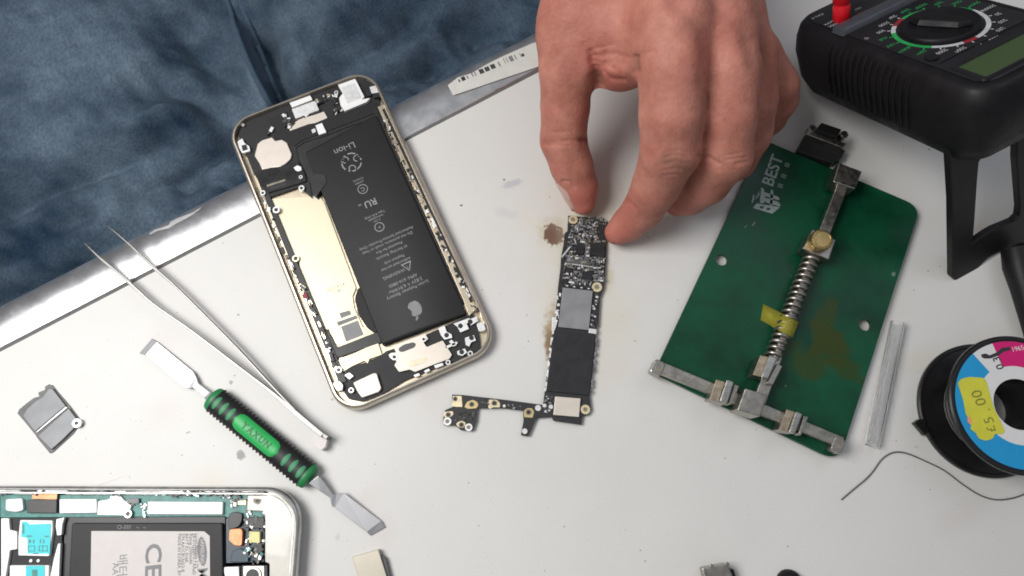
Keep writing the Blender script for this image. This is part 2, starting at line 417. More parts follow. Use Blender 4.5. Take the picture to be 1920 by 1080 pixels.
# pale floor sheet and side rails
mb = MB(); inner = rrect(PC.x, PC.y, PA, 64.3, 135, 9)
mb.prism(inner, 2.0, 2.4, M["gold_alu"]); mb.build("floor_plate", phone)
part("board_bay_plate", [(f3, [(105, 60), (150, 40), (440, 20), (470, 60), (560, 300), (660, 570), (640, 620), (650, 690), (700, 800), (740, 835), (775, 832), (780, 845), (555, 925), (535, 900), (500, 820), (450, 828), (420, 760), (350, 610), (322, 520), (322, 400), (280, 380), (240, 330), (180, 200), (150, 130)], 3.3, 1, "pale_gold_sheet")], bevel=.15)
mb = MB()
for q in ([(560, 722), (620, 705), (632, 728), (572, 752)], [(545, 775), (660, 735), (670, 752), (553, 798)], [(570, 802), (670, 765), (705, 850), (600, 892)]):
    mb.px(f3(q), 3.36, .08, M["mid_grey"] if len(q) and q[0][1] > 800 else M["ink_grey"])
c = W(460+540/3.177, 360+570/3.177, 3.33); d = W(460+600/3.177, 360+545/3.177, 3.33)-c
mb.text("FCC 9 14", c, d, 1.9, M["chip_tan"]); c = W(460+548/3.177, 360+592/3.177, 3.33); mb.text("1 88", c, d, 1.6, M["chip_tan"])
mb.build("printed_marks", phone)
# top dark tray
part("upper_tray", [(f1, [(100, 375), (330, 285), (560, 195), (720, 138), (870, 82), (950, 150), (985, 240), (1000, 330), (760, 405), (640, 455), (505, 495), (455, 530), (470, 600), (500, 690), (540, 745), (560, 850), (470, 780), (270, 850), (230, 830), (190, 700), (135, 560), (92, 450)], 4.0, 1.8, "dark_grey_plastic", .5),
                    (f1, [(285, 345), (400, 300), (420, 420), (570, 375), (640, 350), (700, 320), (960, 240), (985, 300), (640, 430), (500, 480), (440, 520), (400, 480), (320, 470)], 4.35, .4, "battery_black", .6)])
part("battery_well", [(f1, [(440, 520), (505, 480), (760, 400), (1000, 300), (1060, 380), (700, 560), (640, 760), (600, 860), (560, 830)], 3.6, 1.2, "chip_black", .3)])
part("speaker_plate", [(f1, [(240, 482), (303, 463), (325, 487), (365, 478), (398, 498), (428, 572), (420, 602), (390, 630), (355, 650), (300, 655), (240, 668), (225, 630), (193, 580), (212, 505)], 5.1, 1.0, "cream_plate", .45)], bevel=.25)
part("speaker_module", [(f1, [(190, 690), (300, 655), (420, 630), (470, 615), (510, 690), (520, 742), (275, 815), (225, 760)], 4.9, 2, "black_gloss", .8),
                        (f1, [(268, 765), (385, 728), (392, 738), (272, 778)], 5.0, .2, "chip_tan"), (f1, [(280, 782), (390, 745), (400, 765), (300, 800)], 5.05, .3, "chip_black"),
                        (f1, [(440, 655), (462, 640), (488, 650), (492, 672), (470, 680), (448, 668)], 5.2, .6, "bright_tin", .3)])
part("camera_module", [(f1, [(415, 245), (545, 198), (560, 225), (430, 275)], 5.9, 2, "white_tin", .3), (f1, [(428, 285), (575, 232), (602, 290), (452, 345)], 5.5, 2, "bright_tin", .4),
                       (f1, [(405, 388), (445, 372), (475, 350), (600, 312), (632, 300), (655, 340), (580, 372), (540, 378), (418, 422)], 4.9, 1, "cream_plate", .3)])
part("rear_camera", [(f1, [(720, 132), (830, 93), (888, 208), (870, 225), (905, 218), (925, 215), (902, 240), (762, 298), (738, 262), (728, 215), (752, 185)], 5.8, 2.4, "white_tin", .4),
                     (f1, [(742, 150), (824, 120), (868, 212), (775, 250)], 6.0, .4, "bright_tin", .5)])
part("corner_bracket", [(f1, [(85, 490), (115, 470), (130, 500), (160, 520), (165, 550), (115, 565), (95, 530)], 5.6, 1.5, "bright_tin", .4), (f1, [(110, 515), (140, 508), (150, 540), (118, 550)], 5.8, .4, "chip_black")], bevel=.08)
part("corner_bracket", [(f1, [(920, 145), (960, 135), (985, 160), (975, 180), (935, 185)], 5.7, 1.5, "bright_tin", .4), (f1, [(935, 185), (985, 175), (990, 205), (950, 215)], 5.4, 1, "chip_black"), (f1, [(870, 100), (950, 100), (930, 200), (900, 205)], 5.2, 1, "chip_black")], bevel=.08)
part("corner_bracket", [(f2, [(70, 895), (105, 880), (130, 905), (125, 935), (95, 940)], 5.7, 2, "bright_tin", .5)], bevel=.1)
part("corner_bracket", [(f2, [(880, 560), (915, 548), (932, 590), (925, 600), (895, 605)], 5.7, 2, "bright_tin", .5)], bevel=.1)
part("connector_block", [(f1, [(578, 388), (620, 372), (648, 432), (600, 448)], 5.4, 1.2, "white_tin", .2), (f1, [(552, 415), (575, 405), (582, 428), (560, 438)], 5.2, 1, "bright_tin", .4)])
# battery
bat = [(572, 284), (705, 214), (876, 588), (717, 648)]
mb = MB(); P = [W(x, y, 5.7).xy for x, y in bat]
def shr(P, k, r, z):
    c = sum(P, Vector((0, 0)))/4
    return [(x, y, z) for x, y in rnd([p+(c-p).normalized()*k for p in P], r)]
mb.loft([shr(P, 0, 1, 2.4), shr(P, 0, 1, 4.9), shr(P, .35, 1, 5.4), shr(P, 1.1, 1, 5.62)], M["battery_black"])
battery = mb.build("battery", phone, smooth=True, angle=50)
mb = MB()
bz = 5.68; bd = (W(645, 300, bz)-W(700, 277, bz)); bd = Vector((bd.x, bd.y, 0)).normalized()   # reading direction, towards the left of the photo
bu = Vector((-bd.y, bd.x, 0))
def btx(t, px, py, size, **k):
    # up direction of the print points to the foot of the phone
    mb.text(t, W(px, py, bz), bd, size, M["battery_print"], dy=bu, **k)
bt = crop1(2.8409, 640, 240)
btx("Li-ion", 646, 278, 4.2)
rc = W(659, 304, bz)
for k in range(3):                                     # recycling arrows: three bent ribbons
    for j in range(2):
        a0 = R(k*120+20+j*55); 
        pp = [Vector((rc.x+4.2*math.cos(a0+t*.8), rc.y+4.2*math.sin(a0+t*.8), bz)) for t in (0, .5, 1)]
        for a, b_ in zip(pp, pp[1:]):
            dd = (b_-a).normalized(); nn = Vector((-dd.y, dd.x, 0))*.28
            mb.add([a-nn, b_-nn, b_+nn, a+nn], [(0, 1, 2, 3)], M["battery_print"])
    a0 = R(k*120+45); cx_, cy_ = rc.x+2.9*math.cos(a0), rc.y+2.9*math.sin(a0)
    ring = circ(cx_, cy_, 1.6, 14); r2 = circ(cx_, cy_, 1.2, 14)
    for i in range(11): mb.add([(*ring[i], bz), (*ring[i+1], bz), (*r2[i+1], bz), (*r2[i], bz)], [(0, 1, 2, 3)], M["battery_print"])
def ringt(px, py, r, th):
    c = W(px, py, bz); a, b_ = circ(c.x, c.y, r, 20), circ(c.x, c.y, r-th, 20)
    for i in range(20): mb.add([(*a[i], bz), (*a[(i+1) % 20], bz), (*b_[(i+1) % 20], bz), (*b_[i], bz)], [(0, 1, 2, 3)], M["battery_print"])
for t, x, y, s in (("Contains", 90, 275, 1.3), ("LISTED", 95, 290, 1.3), ("Type 616 Only", 178, 462, 1.5), ("rechargeable", 184, 478, 1.3), ("E 233", 190, 492, 1.3),
                   ("Authorized Service Provider Only", 240, 588, 1.75), ("Do not puncture, crush or heat", 246, 612, 1.75), ("Potential for fire", 255, 637, 1.75), ("or burning. Recycle.", 268, 664, 1.75),
                   ("Replace only", 282, 700, 1.75), ("authorized service", 291, 725, 1.75), ("WARNING", 280, 778, 2.0), ("APN: 616-0805", 328, 812, 2.0), ("3.82V = 6.91Whr", 342, 838, 2.1), ("Li-ion Polymer Battery", 354, 862, 2.0)):
    btx(t, *bt(x, y), s)
btx("C", *bt(114, 325), 2.6); ringt(*bt(114, 325), 2.2, .3)
btx("RU", *bt(155, 398), 4.2, bold=.05); btx("us", *bt(100, 412), 1.8)
btx("+", *bt(203, 527), 2.4); ringt(*bt(203, 527), 2.1, .35)
tcn = W(*bt(352, 736), bz)
tri = [tcn+bd*a+bu*b_ for a, b_ in ((-2.3, -1.7), (2.3, -1.7), (0, 2.3))]; tri2 = [tcn+(p-tcn)*.72 for p in tri]
for i in range(3): mb.add([tri[i], tri[(i+1) % 3], tri2[(i+1) % 3], tri2[i]], [(0, 1, 2, 3)], M["battery_print"])
btx("!", *bt(352, 738), 2.2)
# maker's mark: bitten fruit with a leaf
ac = W(*bt(392, 962), bz)
def lg(a, b_): v = ac+bd*a+bu*b_; return (v.x, v.y, bz)
ap = []
for k in range(40):
    a = 2*math.pi*k/40; r = 3.15+.28*math.cos(2*a+math.pi)+(.0 if abs(a-math.pi/2) > .5 else -.45*(1-abs(a-math.pi/2)/.5))-(.25 if abs(a-1.5*math.pi) < .25 else 0)
    x, y = r*math.cos(a)*.93, r*math.sin(a)
    dx_, dy_ = x-3.7, y-.5
    dl = math.hypot(dx_, dy_)
    if dl < 2.0: x, y = 3.7+dx_/dl*2.0, .5+dy_/dl*2.0
    ap.append((x, y))
for i in range(40): mb.add([lg(0, 0), lg(*ap[i]), lg(*ap[(i+1) % 40])], [(0, 1, 2)], M["mid_grey"])
leaf = [(0, 3.1), (.2, 4.0), (.9, 4.7), (1.6, 4.9), (1.5, 4.1), (.9, 3.4)]
mb.add([lg(*p) for p in leaf], [tuple(range(6))], M["mid_grey"])
mb.build("printed_text", battery)
part("battery_flap", [(f2, [(195, 420), (210, 365), (235, 350), (330, 600), (305, 612), (265, 585), (215, 510)], 4.6, 1.6, "battery_black", 1)], parent=battery)
part("battery_connector", [(f1, [(545, 715), (580, 690), (640, 700), (650, 750), (620, 790), (585, 835), (565, 825), (550, 770)], 5.9, 1.2, "chip_black", .6)], parent=battery)
# lower assembly
part("ribbon_cable", [(f2, [(0, 600), (40, 590), (95, 695), (325, 605), (345, 665), (110, 748), (75, 748), (5, 630)], 3.9, .9, "chip_black", .6)])
part("lower_plate", [(f2, [(30, 640), (75, 752), (110, 765), (325, 665), (348, 735), (278, 758), (268, 785), (250, 768), (180, 800), (130, 830), (110, 860), (80, 800), (20, 670)], 3.8, .8, "pale_gold_sheet", .4)])
part("lower_tray", [(f2, [(140, 835), (180, 803), (250, 780), (345, 740), (370, 715), (420, 700), (780, 540), (860, 500), (885, 560), (900, 640), (905, 700), (820, 755), (600, 830), (480, 880), (340, 965), (240, 1000), (160, 985), (125, 930)], 3.6, 1.2, "dark_grey_plastic", .8)])
part("vibration_motor", [(f2, [(185, 892), (300, 838), (318, 838), (345, 925), (330, 945), (235, 978), (208, 940)], 5.4, 2.2, "cream_plate", .6)], bevel=.3)
part("connector_bracket", [(f2, [(412, 690), (590, 615), (610, 648), (582, 665), (600, 692), (690, 655), (742, 735), (728, 758), (640, 790), (535, 832), (505, 818), (445, 832), (418, 795), (432, 770), (395, 755), (385, 735), (400, 725), (428, 722)], 4.9, .8, "cream_plate", .4),
                          (f2, [(440, 700), (470, 678), (525, 664), (542, 676), (530, 695), (465, 720), (445, 718)], 5.0, .3, "chip_grey", .6),
                          (f2, [(495, 785), (510, 772), (595, 750), (606, 760), (596, 775), (510, 805), (497, 800)], 4.98, .12, "gold_alu", .5)])
br = [([(750, 560), (840, 528), (850, 545), (825, 560), (838, 590), (790, 610), (775, 580)], (790, 573)), ([(665, 585), (700, 570), (712, 605), (740, 620), (745, 640), (700, 650), (680, 625)], (712, 625)),
      ([(815, 640), (865, 625), (878, 655), (850, 665), (840, 690), (820, 680)], (852, 640)), ([(770, 715), (815, 700), (828, 722), (800, 742), (775, 735)], (797, 720)), ([(640, 795), (690, 780), (695, 795), (650, 812)], None),
      ([(830, 540), (880, 520), (890, 545), (850, 570)], (845, 550)), ([(705, 775), (730, 765), (735, 780), (712, 792)], None), ([(525, 850), (555, 838), (565, 850), (535, 862)], None), ([(585, 825), (612, 812), (620, 825), (592, 838)], None),
      ([(700, 690), (770, 660), (775, 672), (715, 700)], None), ([(725, 660), (740, 650), (770, 680), (750, 690)], None), ([(135, 850), (165, 835), (190, 855), (165, 875)], None)]
for q, h in br:
    mb = MB(); mb.px(f2(q), 4.9, .9, M["bright_tin"], rad=.25)
    if h: mb.dpx(600+h[0]/3, 420+h[1]/3, 1.0, 5.0, .3, M["chip_black"], 14)
    mb.build("small_bracket", phone, bevel=.07)
def screw(px, py, r, z, parent, ring="bright_tin"):
    mb = MB(); mb.dpx(px, py, r, z, .8, M[ring], 16, r2=r*.55); mb.dpx(px, py, r*.55, z-.15, .5, M["chip_black"], 10); mb.build("screw", parent, bevel=.05)
for x, y, r, mp in ((490, 785, 1.25, 0), (330, 922, 1.5, 0), (245, 815, 1.1, 0), (485, 715, .8, 0), (710, 180, .9, 0), (120, 385, .6, 0), (615, 705, .9, 0), (105, 820, 1.3, 1), (175, 935, 1.1, 1), (418, 748, 1.3, 1), (583, 648, 1.1, 1), (720, 778, 1.0, 1), (845, 728, 1.1, 1)):
    X, Y = (420+x/3.375, 120+y/3.375) if mp == 0 else (600+x/3, 420+y/3)
    screw(X, Y, r, 5.2, phone)
screw(460+300/3.177, 360+395/3.177, 1.5, 4.4, phone, "gold_alu")
# side rails crowded with clips, flex and solder points
def greeble(name, path, n, zlo, zhi, wmax, choices, seed, parent, jitter=2.0, bevel=.05, kind=None, lmax=3.0):
    rr = random.Random(seed); mb = MB(); D = dense([(x, y, 0) for x, y in path], 12)
    for _ in range(n):
        i = rr.randrange(len(D)-1); a, b_ = D[i], D[i+1]; t = (b_-a).normalized()
        p = a.lerp(b_, rr.random()); z = rr.uniform(zlo, zhi); w0 = W(p.x+rr.uniform(-jitter, jitter), p.y+rr.uniform(-jitter*.4, jitter*.4), z)
        tw = W(p.x+t.x*10, p.y+t.y*10, z)-W(p.x, p.y, z); ang = math.atan2(tw.y, tw.x)-math.pi/2+rr.choice((0, 0, 0, .5, -.4))
        ll, ww = rr.uniform(.5, lmax), rr.uniform(.4, wmax)
        mb.prism(rrect(w0.x, w0.y, ang, ww, ll, .15, 2), z-.8, z, M[rr.choice(choices)])
    o = mb.build(name, parent, bevel=bevel)
    if kind: o["kind"] = kind
    return o
mb = MB(); mb.px([(708, 200), (722, 196), (885, 540), (897, 575), (880, 592), (868, 560)], 4.6, 2.4, M["gold_alu"]); mb.px([(716, 205), (721, 203), (892, 570), (889, 584), (882, 560)], 4.75, 1, M["chip_black"]); mb.px([(700, 205), (706, 203), (872, 566), (868, 570)], 4.5, 2, M["chip_black"]); mb.build("side_rail", phone, bevel=.1)
mb = MB(); mb.px([(482, 350), (497, 345), (540, 450), (640, 690), (650, 715), (632, 722)], 4.3, 2, M["chip_black"]); mb.px([(475, 330), (480, 328), (634, 712), (630, 716)], 4.7, 2, M["gold_alu"]); mb.build("side_rail", phone, bevel=.15)
for k, (path, n, ch) in enumerate((([(720, 225), (800, 395)], 34, ["chip_black", "chip_black", "gold_alu", "bright_tin", "chip_tan"]), ([(800, 395), (893, 585)], 60, ["chip_black", "bright_tin", "gold_alu", "chip_black", "white_tin"]),
                               ([(492, 370), (555, 520), (600, 610), (628, 690)], 70, ["chip_black", "chip_black", "gold_alu", "bright_tin", "chip_grey"]))):
    greeble("side_clips", path, n, 4.5, 5.6, 1.5, ch, 10+k, phone, 3.0, kind="stuff")
greeble("edge_hardware", [(470, 270), (520, 235), (560, 200)], 4, 4.8, 5.6, 1.5, ["chip_black", "bright_tin"], 3, phone, 4, kind="stuff")
greeble("camera_hardware", [(535, 215), (545, 235), (600, 190), (622, 180), (635, 200), (630, 210)], 60, 4.6, 5.7, 1.6, ["chip_black", "chip_black", "bright_tin", "chip_grey", "gold_alu"], 5, phone, 7, lmax=1.8, kind="stuff")
mb = MB(); mb.px([(566, 553), (574, 548), (577, 556), (569, 560)], 5.2, .8, M["meter_red"]); mb.build("moisture_indicator", phone, bevel=.1)

# ================================================================== long logic board under the fingers
board = thing("logic_board", "long black phone logic board with an angled lower arm, pinched by the fingertips", "circuit board", W(1085, 600, 0))
c4, c5 = crop(4.5, 980, 380), crop(4.5, 820, 600)
f4, f5 = crop1(4.5, 980, 380), crop1(4.5, 820, 600)
out = c4([(385, 108), (560, 125), (720, 158), (706, 320), (705, 460), (694, 640), (684, 730), (655, 800), (645, 950), (640, 1050)]) + \
    c5([(1355, 20), (1340, 110), (1330, 250), (1285, 650), (1300, 760), (1275, 800), (1225, 810), (1215, 885), (1180, 880), (980, 850), (965, 818), (835, 828), (770, 982), (705, 972), (728, 845), (722, 765), (560, 745), (340, 745), (330, 850), (300, 935), (200, 930), (150, 890), (60, 890), (45, 850), (65, 760), (125, 735), (125, 628), (210, 632), (560, 672), (892, 716), (905, 610), (935, 400), (975, 100), (1000, 0)]) + \
    c4([(290, 830), (270, 960)][::-1]) + c4([(300, 700), (318, 560), (325, 450), (345, 350), (355, 255), (378, 240)])
BZ = 2.0
mb = MB(); mb.px(out, BZ, 1.0, M["board_black"]); mb.build("circuit_board", board, bevel=.08)
def bpart(name, mp, pts, dz, th, mt, rad=.15, bevel=.08):
    mb = MB(); mb.px(mp(pts), BZ+dz, th, M[mt], rad=rad); return mb.build(name, board, bevel=bevel)
bpart("shield_can", c4, [(338, 715), (592, 745), (558, 1075), (300, 1048)], 1.1, 1.0, "shield_grey")
bpart("shield_can", c5, [(995, 645), (1208, 662), (1195, 818), (980, 800)], 1.2, 1.0, "cream_plate")
bpart("memory_chip", c5, [(985, 85), (1335, 125), (1280, 635), (918, 598)], 1.0, .9, "chip_black", .2)
bpart("shield_can", c4, [(370, 455), (520, 475), (530, 340), (570, 350), (560, 500), (610, 500), (600, 528), (352, 508)], .5, .4, "board_grey")
for q in ([(452, 362), (524, 372), (515, 435), (448, 425)], [(570, 350), (698, 362), (688, 462), (565, 440)], [(520, 580), (592, 588), (582, 650), (512, 642)], [(358, 542), (420, 552), (415, 588), (352, 578)], [(330, 640), (385, 650), (380, 688), (328, 680)]):
    bpart("chip", c4, q, .95, .8, "chip_black", .1)
bpart("edge_contact", c5, [(1280, 70), (1345, 78), (1340, 118), (1278, 108)], 1.0, .9, "bright_tin")
bpart("edge_contact", c4, [(250, 965), (290, 970), (290, 1020), (270, 1080), (245, 1080)], .8, .7, "bright_tin")
def pad(mp1, x, y, r, hole=.55, mt="gold_pad"):
    mb = MB(); X, Y = mp1(x, y); mb.dpx(X, Y, r, BZ+.35, .5, M[mt], 20, r2=r*hole); mb.dpx(X, Y, r*hole, BZ+.12, .3, M["chip_tan"], 14); mb.build("screw_pad", board, bevel=.05)
pad(f4, 427, 142, 1.95, .5, "gold_pale_pad"); pad(f4, 628, 712, 2.1, .5, "gold_pale_pad"); pad(f5, 1250, 755, 1.9, .45, "gold_pale_pad")
def padpoly(mp, pts, hx, hy, r, mt="gold_pad"):
    mb = MB(); mb.px(mp(pts), BZ+.3, .4, M[mt], rad=.5); X, Y = f5(hx, hy); mb.dpx(X, Y, r, BZ+.4, .3, M["chip_tan"], 16); mb.dpx(X, Y, r*.6, BZ+.45, .3, M["chip_black"], 12); mb.build("screw_pad", board, bevel=.05)
padpoly(c5, [(130, 640), (205, 640), (212, 735), (120, 730), (128, 690)], 150, 665, 1.0, "gold_pale_pad")
padpoly(c5, [(228, 735), (250, 690), (300, 672), (335, 690), (348, 715), (330, 745), (260, 750)], 290, 712, 1.1)
padpoly(c5, [(435, 672), (500, 672), (530, 700), (528, 738), (470, 735), (450, 750), (430, 742)], 480, 700, 1.1, "gold_pale_pad")
padpoly(c5, [(730, 765), (760, 742), (800, 745), (818, 775), (805, 825), (735, 820)], 770, 778, 1.2)
padpoly(c5, [(60, 775), (130, 768), (138, 795), (110, 820), (70, 825), (55, 810)], 92, 800, 1.1, "gold_pale_pad")
padpoly(c5, [(165, 865), (200, 850), (235, 860), (240, 885), (215, 912), (180, 905), (160, 885)], 203, 885, 1.1, "gold_pale_pad")
for x, y, r in ((85, 855, 1.6), (265, 905, 1.5)): pad(f5, x, y, r, .5, "bright_tin")
for x, y, r in ((738, 938, 1.1), (850, 742, 1.2), (958, 732, .9), (565, 725, .6), (905, 722, .8), (645, 740, .45)): 
    mb = MB(); X, Y = f5(x, y); mb.dpx(X, Y, r, BZ+.4, .4, M["bright_tin"], 12); mb.build("contact", board, bevel=.05)
# tiny surface-mount parts
rr = random.Random(7); mb = MB()
bdir = W(*f4(690, 640), BZ)-W(*f4(720, 160), BZ); bang = math.atan2(bdir.y, bdir.x)+math.pi/2
def smd(x, y, w_, l_, h, mt, da=0):
    p = W(x, y, BZ); mb.prism(rrect(p.x, p.y, bang+da, w_, l_, .05, 1), BZ+.01, BZ+h, M[mt])
keep = [((338, 700), (600, 1080)), ((448, 350), (530, 440)), ((560, 345), (705, 470)), ((505, 575), (600, 655)), ((375, 100), (475, 190)), ((580, 665), (690, 765)), ((640, 195), (720, 320))]
def skew(y): return (y-160)*-.155
cnt = 0
for gy in range(130, 700, 17):
    x0, x1 = 395+skew(gy)*.9, 705+skew(gy)*.25
    if gy < 250: x0 += 10
    gx = x0
    while gx < x1:
        gx += rr.uniform(13, 24)
        if gx > x1: break
        if any(a[0] < gx < b_[0] and a[1] < gy < b_[1] for a, b_ in keep) or rr.random() < .12: continue
        wv, lv = rr.choice(((.5, 1.0), (1.0, .5), (.6, .6), (1.1, .7), (.4, .9), (1.4, .8)))
        smd(*f4(gx, gy+rr.uniform(-5, 5)), wv, lv, rr.uniform(.3, .8), rr.choice(["chip_grey", "chip_tan", "bright_tin", "chip_black", "mid_grey", "chip_grey", "shield_grey", "mid_grey"])); cnt += 1
for i in range(16): smd(*f4(365+i*19, 515+i*2.5), .75, .45, .6, "bright_tin")
for i in range(5): smd(*f4(480+i*32, 268+i*6), .9, .5, .6, "bright_tin")
for i in range(9): smd(*f4(345+i*30, 700+i*4), .9, .4, .7, "white_tin" if i % 2 else "chip_black")
for i in range(46):
    t = rr.random(); x = 625-45*t+rr.uniform(-18, 14); y = 775+300*t; smd(*f4(x, y), rr.uniform(.4, 1.2), rr.uniform(.4, 1), rr.uniform(.4, .8), rr.choice(["chip_grey", "bright_tin", "chip_black", "mid_grey"]))
for i in range(24):
    t = rr.random(); x = 318-45*t+rr.uniform(-8, 8); y = 740+300*t; smd(*f4(x, y), rr.uniform(.5, 1.3), rr.uniform(.6, 2), rr.uniform(.4, .9), rr.choice(["bright_tin", "white_tin", "chip_black", "chip_black"]))
for i in range(26):
    t = rr.random(); smd(*f5(985-62*t+rr.uniform(-6, 6)-8, 60+530*t), rr.uniform(.4, .8), rr.uniform(.6, 2.4), rr.uniform(.4, .9), rr.choice(["bright_tin", "white_tin", "mid_grey"]))
for i in range(22):
    t = rr.random(); smd(*f5(1345-52*t+rr.uniform(-5, 5), 140+500*t), rr.uniform(.3, .6), rr.uniform(.6, 2.4), rr.uniform(.3, .6), rr.choice(["mid_grey", "chip_grey", "shield_grey"]))
for i in range(20): smd(*f5(rr.uniform(905, 975), rr.uniform(630, 800)), rr.uniform(.4, .9), rr.uniform(.4, 1), rr.uniform(.3, .7), rr.choice(["mid_grey", "chip_grey", "bright_tin"]))
for i in range(26):
    t = rr.random(); smd(*f5(360+340*t, 690+42*t+rr.uniform(-15, 15)), rr.uniform(.3, .7), rr.uniform(.3, .7), rr.uniform(.2, .5), rr.choice(["mid_grey", "chip_grey", "chip_tan", "chip_grey"]))
for i in range(14): smd(*f5(rr.uniform(140, 310), rr.uniform(780, 850)), rr.uniform(.4, 1.2), rr.uniform(.4, 1), rr.uniform(.2, .5), rr.choice(["mid_grey", "chip_grey", "chip_black"]))
o = mb.build("surface_components", board, bevel=.04); o["kind"] = "stuff"
mb = MB()
a, b_ = W(*f4(400, 375), BZ+.8), W(*f4(332, 460), BZ+.8); mb.tube([a, a.lerp(b_, .5), b_], .38, M["bright_tin"], 8); mb.build("antenna_clip", board)

# ================================================================== green clamp fixture
fix = thing("board_holder", "green circuit board holder with a spring loaded metal clamp bar", "board holder", (117.85, 87.4, 0))
f7, fx, fy = crop(1.636, 1200, 220), crop(4.32, 1180, 640), crop(3.857, 1380, 220)
g7, gx_, gy_ = crop1(1.636, 1200, 220), crop1(4.32, 1180, 640), crop1(3.857, 1380, 220)
FZ = 3.8
co = [W(x, y, FZ).xy for x, y in ((1432, 262), (1726, 388), (1573, 866), (1226, 700))]
co = [Vector(c) for c in co]
# outline with a chamfered / rounded corner set
outl = []
for i, r in enumerate((3.5, 6.5, 7, 4)):
    a, b_, c = co[i-1], co[i], co[(i+1) % 4]; u, v = (a-b_).normalized()*r, (c-b_).normalized()*r
    for j in range(7):
        t = j/6; q = (b_+u)*(1-t)**2+b_*2*t*(1-t)+(b_+v)*t*t; outl.append((q.x, q.y))
holes = []
for (hx, hy, hr) in ((1353, 487, 2.5), (1622, 609, 2.5), (1566, 301, 1.7)):
    c = W(hx, hy, FZ); holes.append(circ(c.x, c.y, hr, 20))
mb = MB(); mb.prism(outl, FZ-1.8, FZ, M["green_mask"], holes=holes); mb.build("base_board", fix, bevel=.15, loc=(0, 0, 0))
ss = []
for (px, py, a, rx, ry, s) in ((1548, 600, 70, 13, 6, .85), (1560, 640, -40, 14, 6, .85), (1520, 680, 20, 12, 8, .8), (1585, 690, -35, 10, 5, .75), (1555, 650, 60, 9, 9, .8), (1490, 655, 10, 6, 4, .5)):
    p = W(px, py, FZ); ss.append((p.x, p.y, R(a), rx, ry, (.032, .046, .002), s*.85, .5, .22))
for (px, py, rx, ry) in ((1413, 420, 1.4, .3), (1398, 425, 1.2, .25), (1728, 450, 2.6, .5), (1700, 545, .8, .3), (1738, 418, 1.0, .4), (1660, 640, 2, .12), (1483, 518, .4, .3), (1473, 724, .5, .4), (1675, 514, 1.2, .8)):
    p = W(px, py, FZ); ss.append((p.x, p.y, .9, rx, ry, (.20, .26, .23), .7, .4, .6))
add_stains(M["green_mask"], ss)
mb = MB()
for i in (0, 1, 2, 3):
    c = co[i]+(Vector((117.85, 87.4))-co[i]).normalized()*14
    mb.lathe([(3.2, 0), (3.5, .4), (3.5, FZ-1.8)], c.x, c.y, M["black_rubber"], 20)
    mb.build("rubber_foot", fix); mb = MB()
# printed logo
mb = MB(); z = FZ+.03
bdn = W(*gy_(300, 290), z)-W(*gy_(235, 470), z); bdn.z = 0; bdn.normalize()
mb.text("BEST", W(*gy_(268, 385), z), bdn, 7.2, M["silkscreen"], squash=1.0, bold=.12)
up_ = Vector((-bdn.y, bdn.x, 0))
for (x, y) in ((320, 495), (345, 425), (370, 345)):
    c = W(*gy_(x, y), z)
    for a, b_, w2, h2 in ((0, 1.0, 2.2, .35), (0, 0, 2.0, .35), (0, -1.0, 2.2, .35), (-.9, 0, .35, 2.0), (.9, 0, .35, 1.6)):
        P = [c+bdn*(a+i*w2/2)*.8+up_*(b_+j*h2/2)*.8 for i, j in ((-1, -1), (1, -1), (1, 1), (-1, 1))]; mb.add(P, [(0, 1, 2, 3)], M["silkscreen"])
def sk(q, mt="silkscreen", dz=0): mb.add([W(*gy_(x, y), z+dz) for x, y in q][::-1], [tuple(range(len(q)))], M[mt])
sk([(122, 655), (150, 622), (318, 650), (262, 697)]); sk([(165, 655), (178, 640), (205, 645), (192, 662)], "green_mask", .02); sk([(215, 668), (228, 652), (252, 656), (240, 672)], "green_mask", .02)
sk([(182, 508), (200, 515), (215, 600), (198, 622), (172, 618)]); sk([(205, 540), (300, 572), (318, 590), (305, 600), (210, 568)]); sk([(210, 580), (300, 610), (320, 625), (318, 645), (215, 615)]); sk([(252, 520), (270, 530), (262, 640), (245, 634)])
for k in range(4): sk([(112+k*14, 615-k*22), (120+k*14, 608-k*22), (168, 560-k*10), (168, 568-k*10)])
sk([(112, 615), (122, 618), (135, 560), (125, 560)])
mb.build("printed_logo", fix)
def fpart(name, specs, bevel=.3, parent=None, **k):
    mb = MB()
    for mp, pts, z1, th, mt in specs: mb.px(mp(pts), z1, th, M[mt])
    return mb.build(name, parent or fix, bevel=bevel, **k)
fpart("cross_rail", [(fx, [(232, 150), (1745, 780), (1715, 862), (200, 235)], 9.0, 4.0, "nickel")], .4)
for X, Y in ((232, 212), (1695, 838)):
    mb = MB(); c = W(*gx_(X, Y), 9.6); mb.prism(rrect(c.x, c.y, math.atan2(-.3916, .92), 4.6, 6.0, 1.2, 6), 3.9, 9.5, M["nickel"]); mb.build("rail_end", fix, bevel=.4)
    mb = MB(); mb.dpx(*gx_(X+4, Y+6), 1.0, 9.6, .3, M["chip_tan"], 16); mb.build("rivet", fix, bevel=.1)
fpart("slide_bar", [(f7, [(601, 216), (634, 224), (560, 420), (524, 412)], 9.8, 3.2, "nickel")], .35)
fpart("slide_bar", [(f7, [(408, 715), (440, 728), (385, 880), (348, 865)], 9.8, 3.2, "nickel")], .35)
mb = MB(); mb.tube([W(*g7(535, 415), 8.4), W(*g7(412, 745), 8.4)], 2.0, M["nickel"], 16); mb.build("slide_rod", fix, smooth=True)
fpart("bar_head", [(fy, [(745, 326), (915, 390), (862, 520), (702, 466)], 14, 9, "nickel")], .5)
fpart("center_block", [(fx, [(938, 378), (1122, 434), (1062, 612), (872, 556)], 15.5, 10.5, "nickel")], .5)
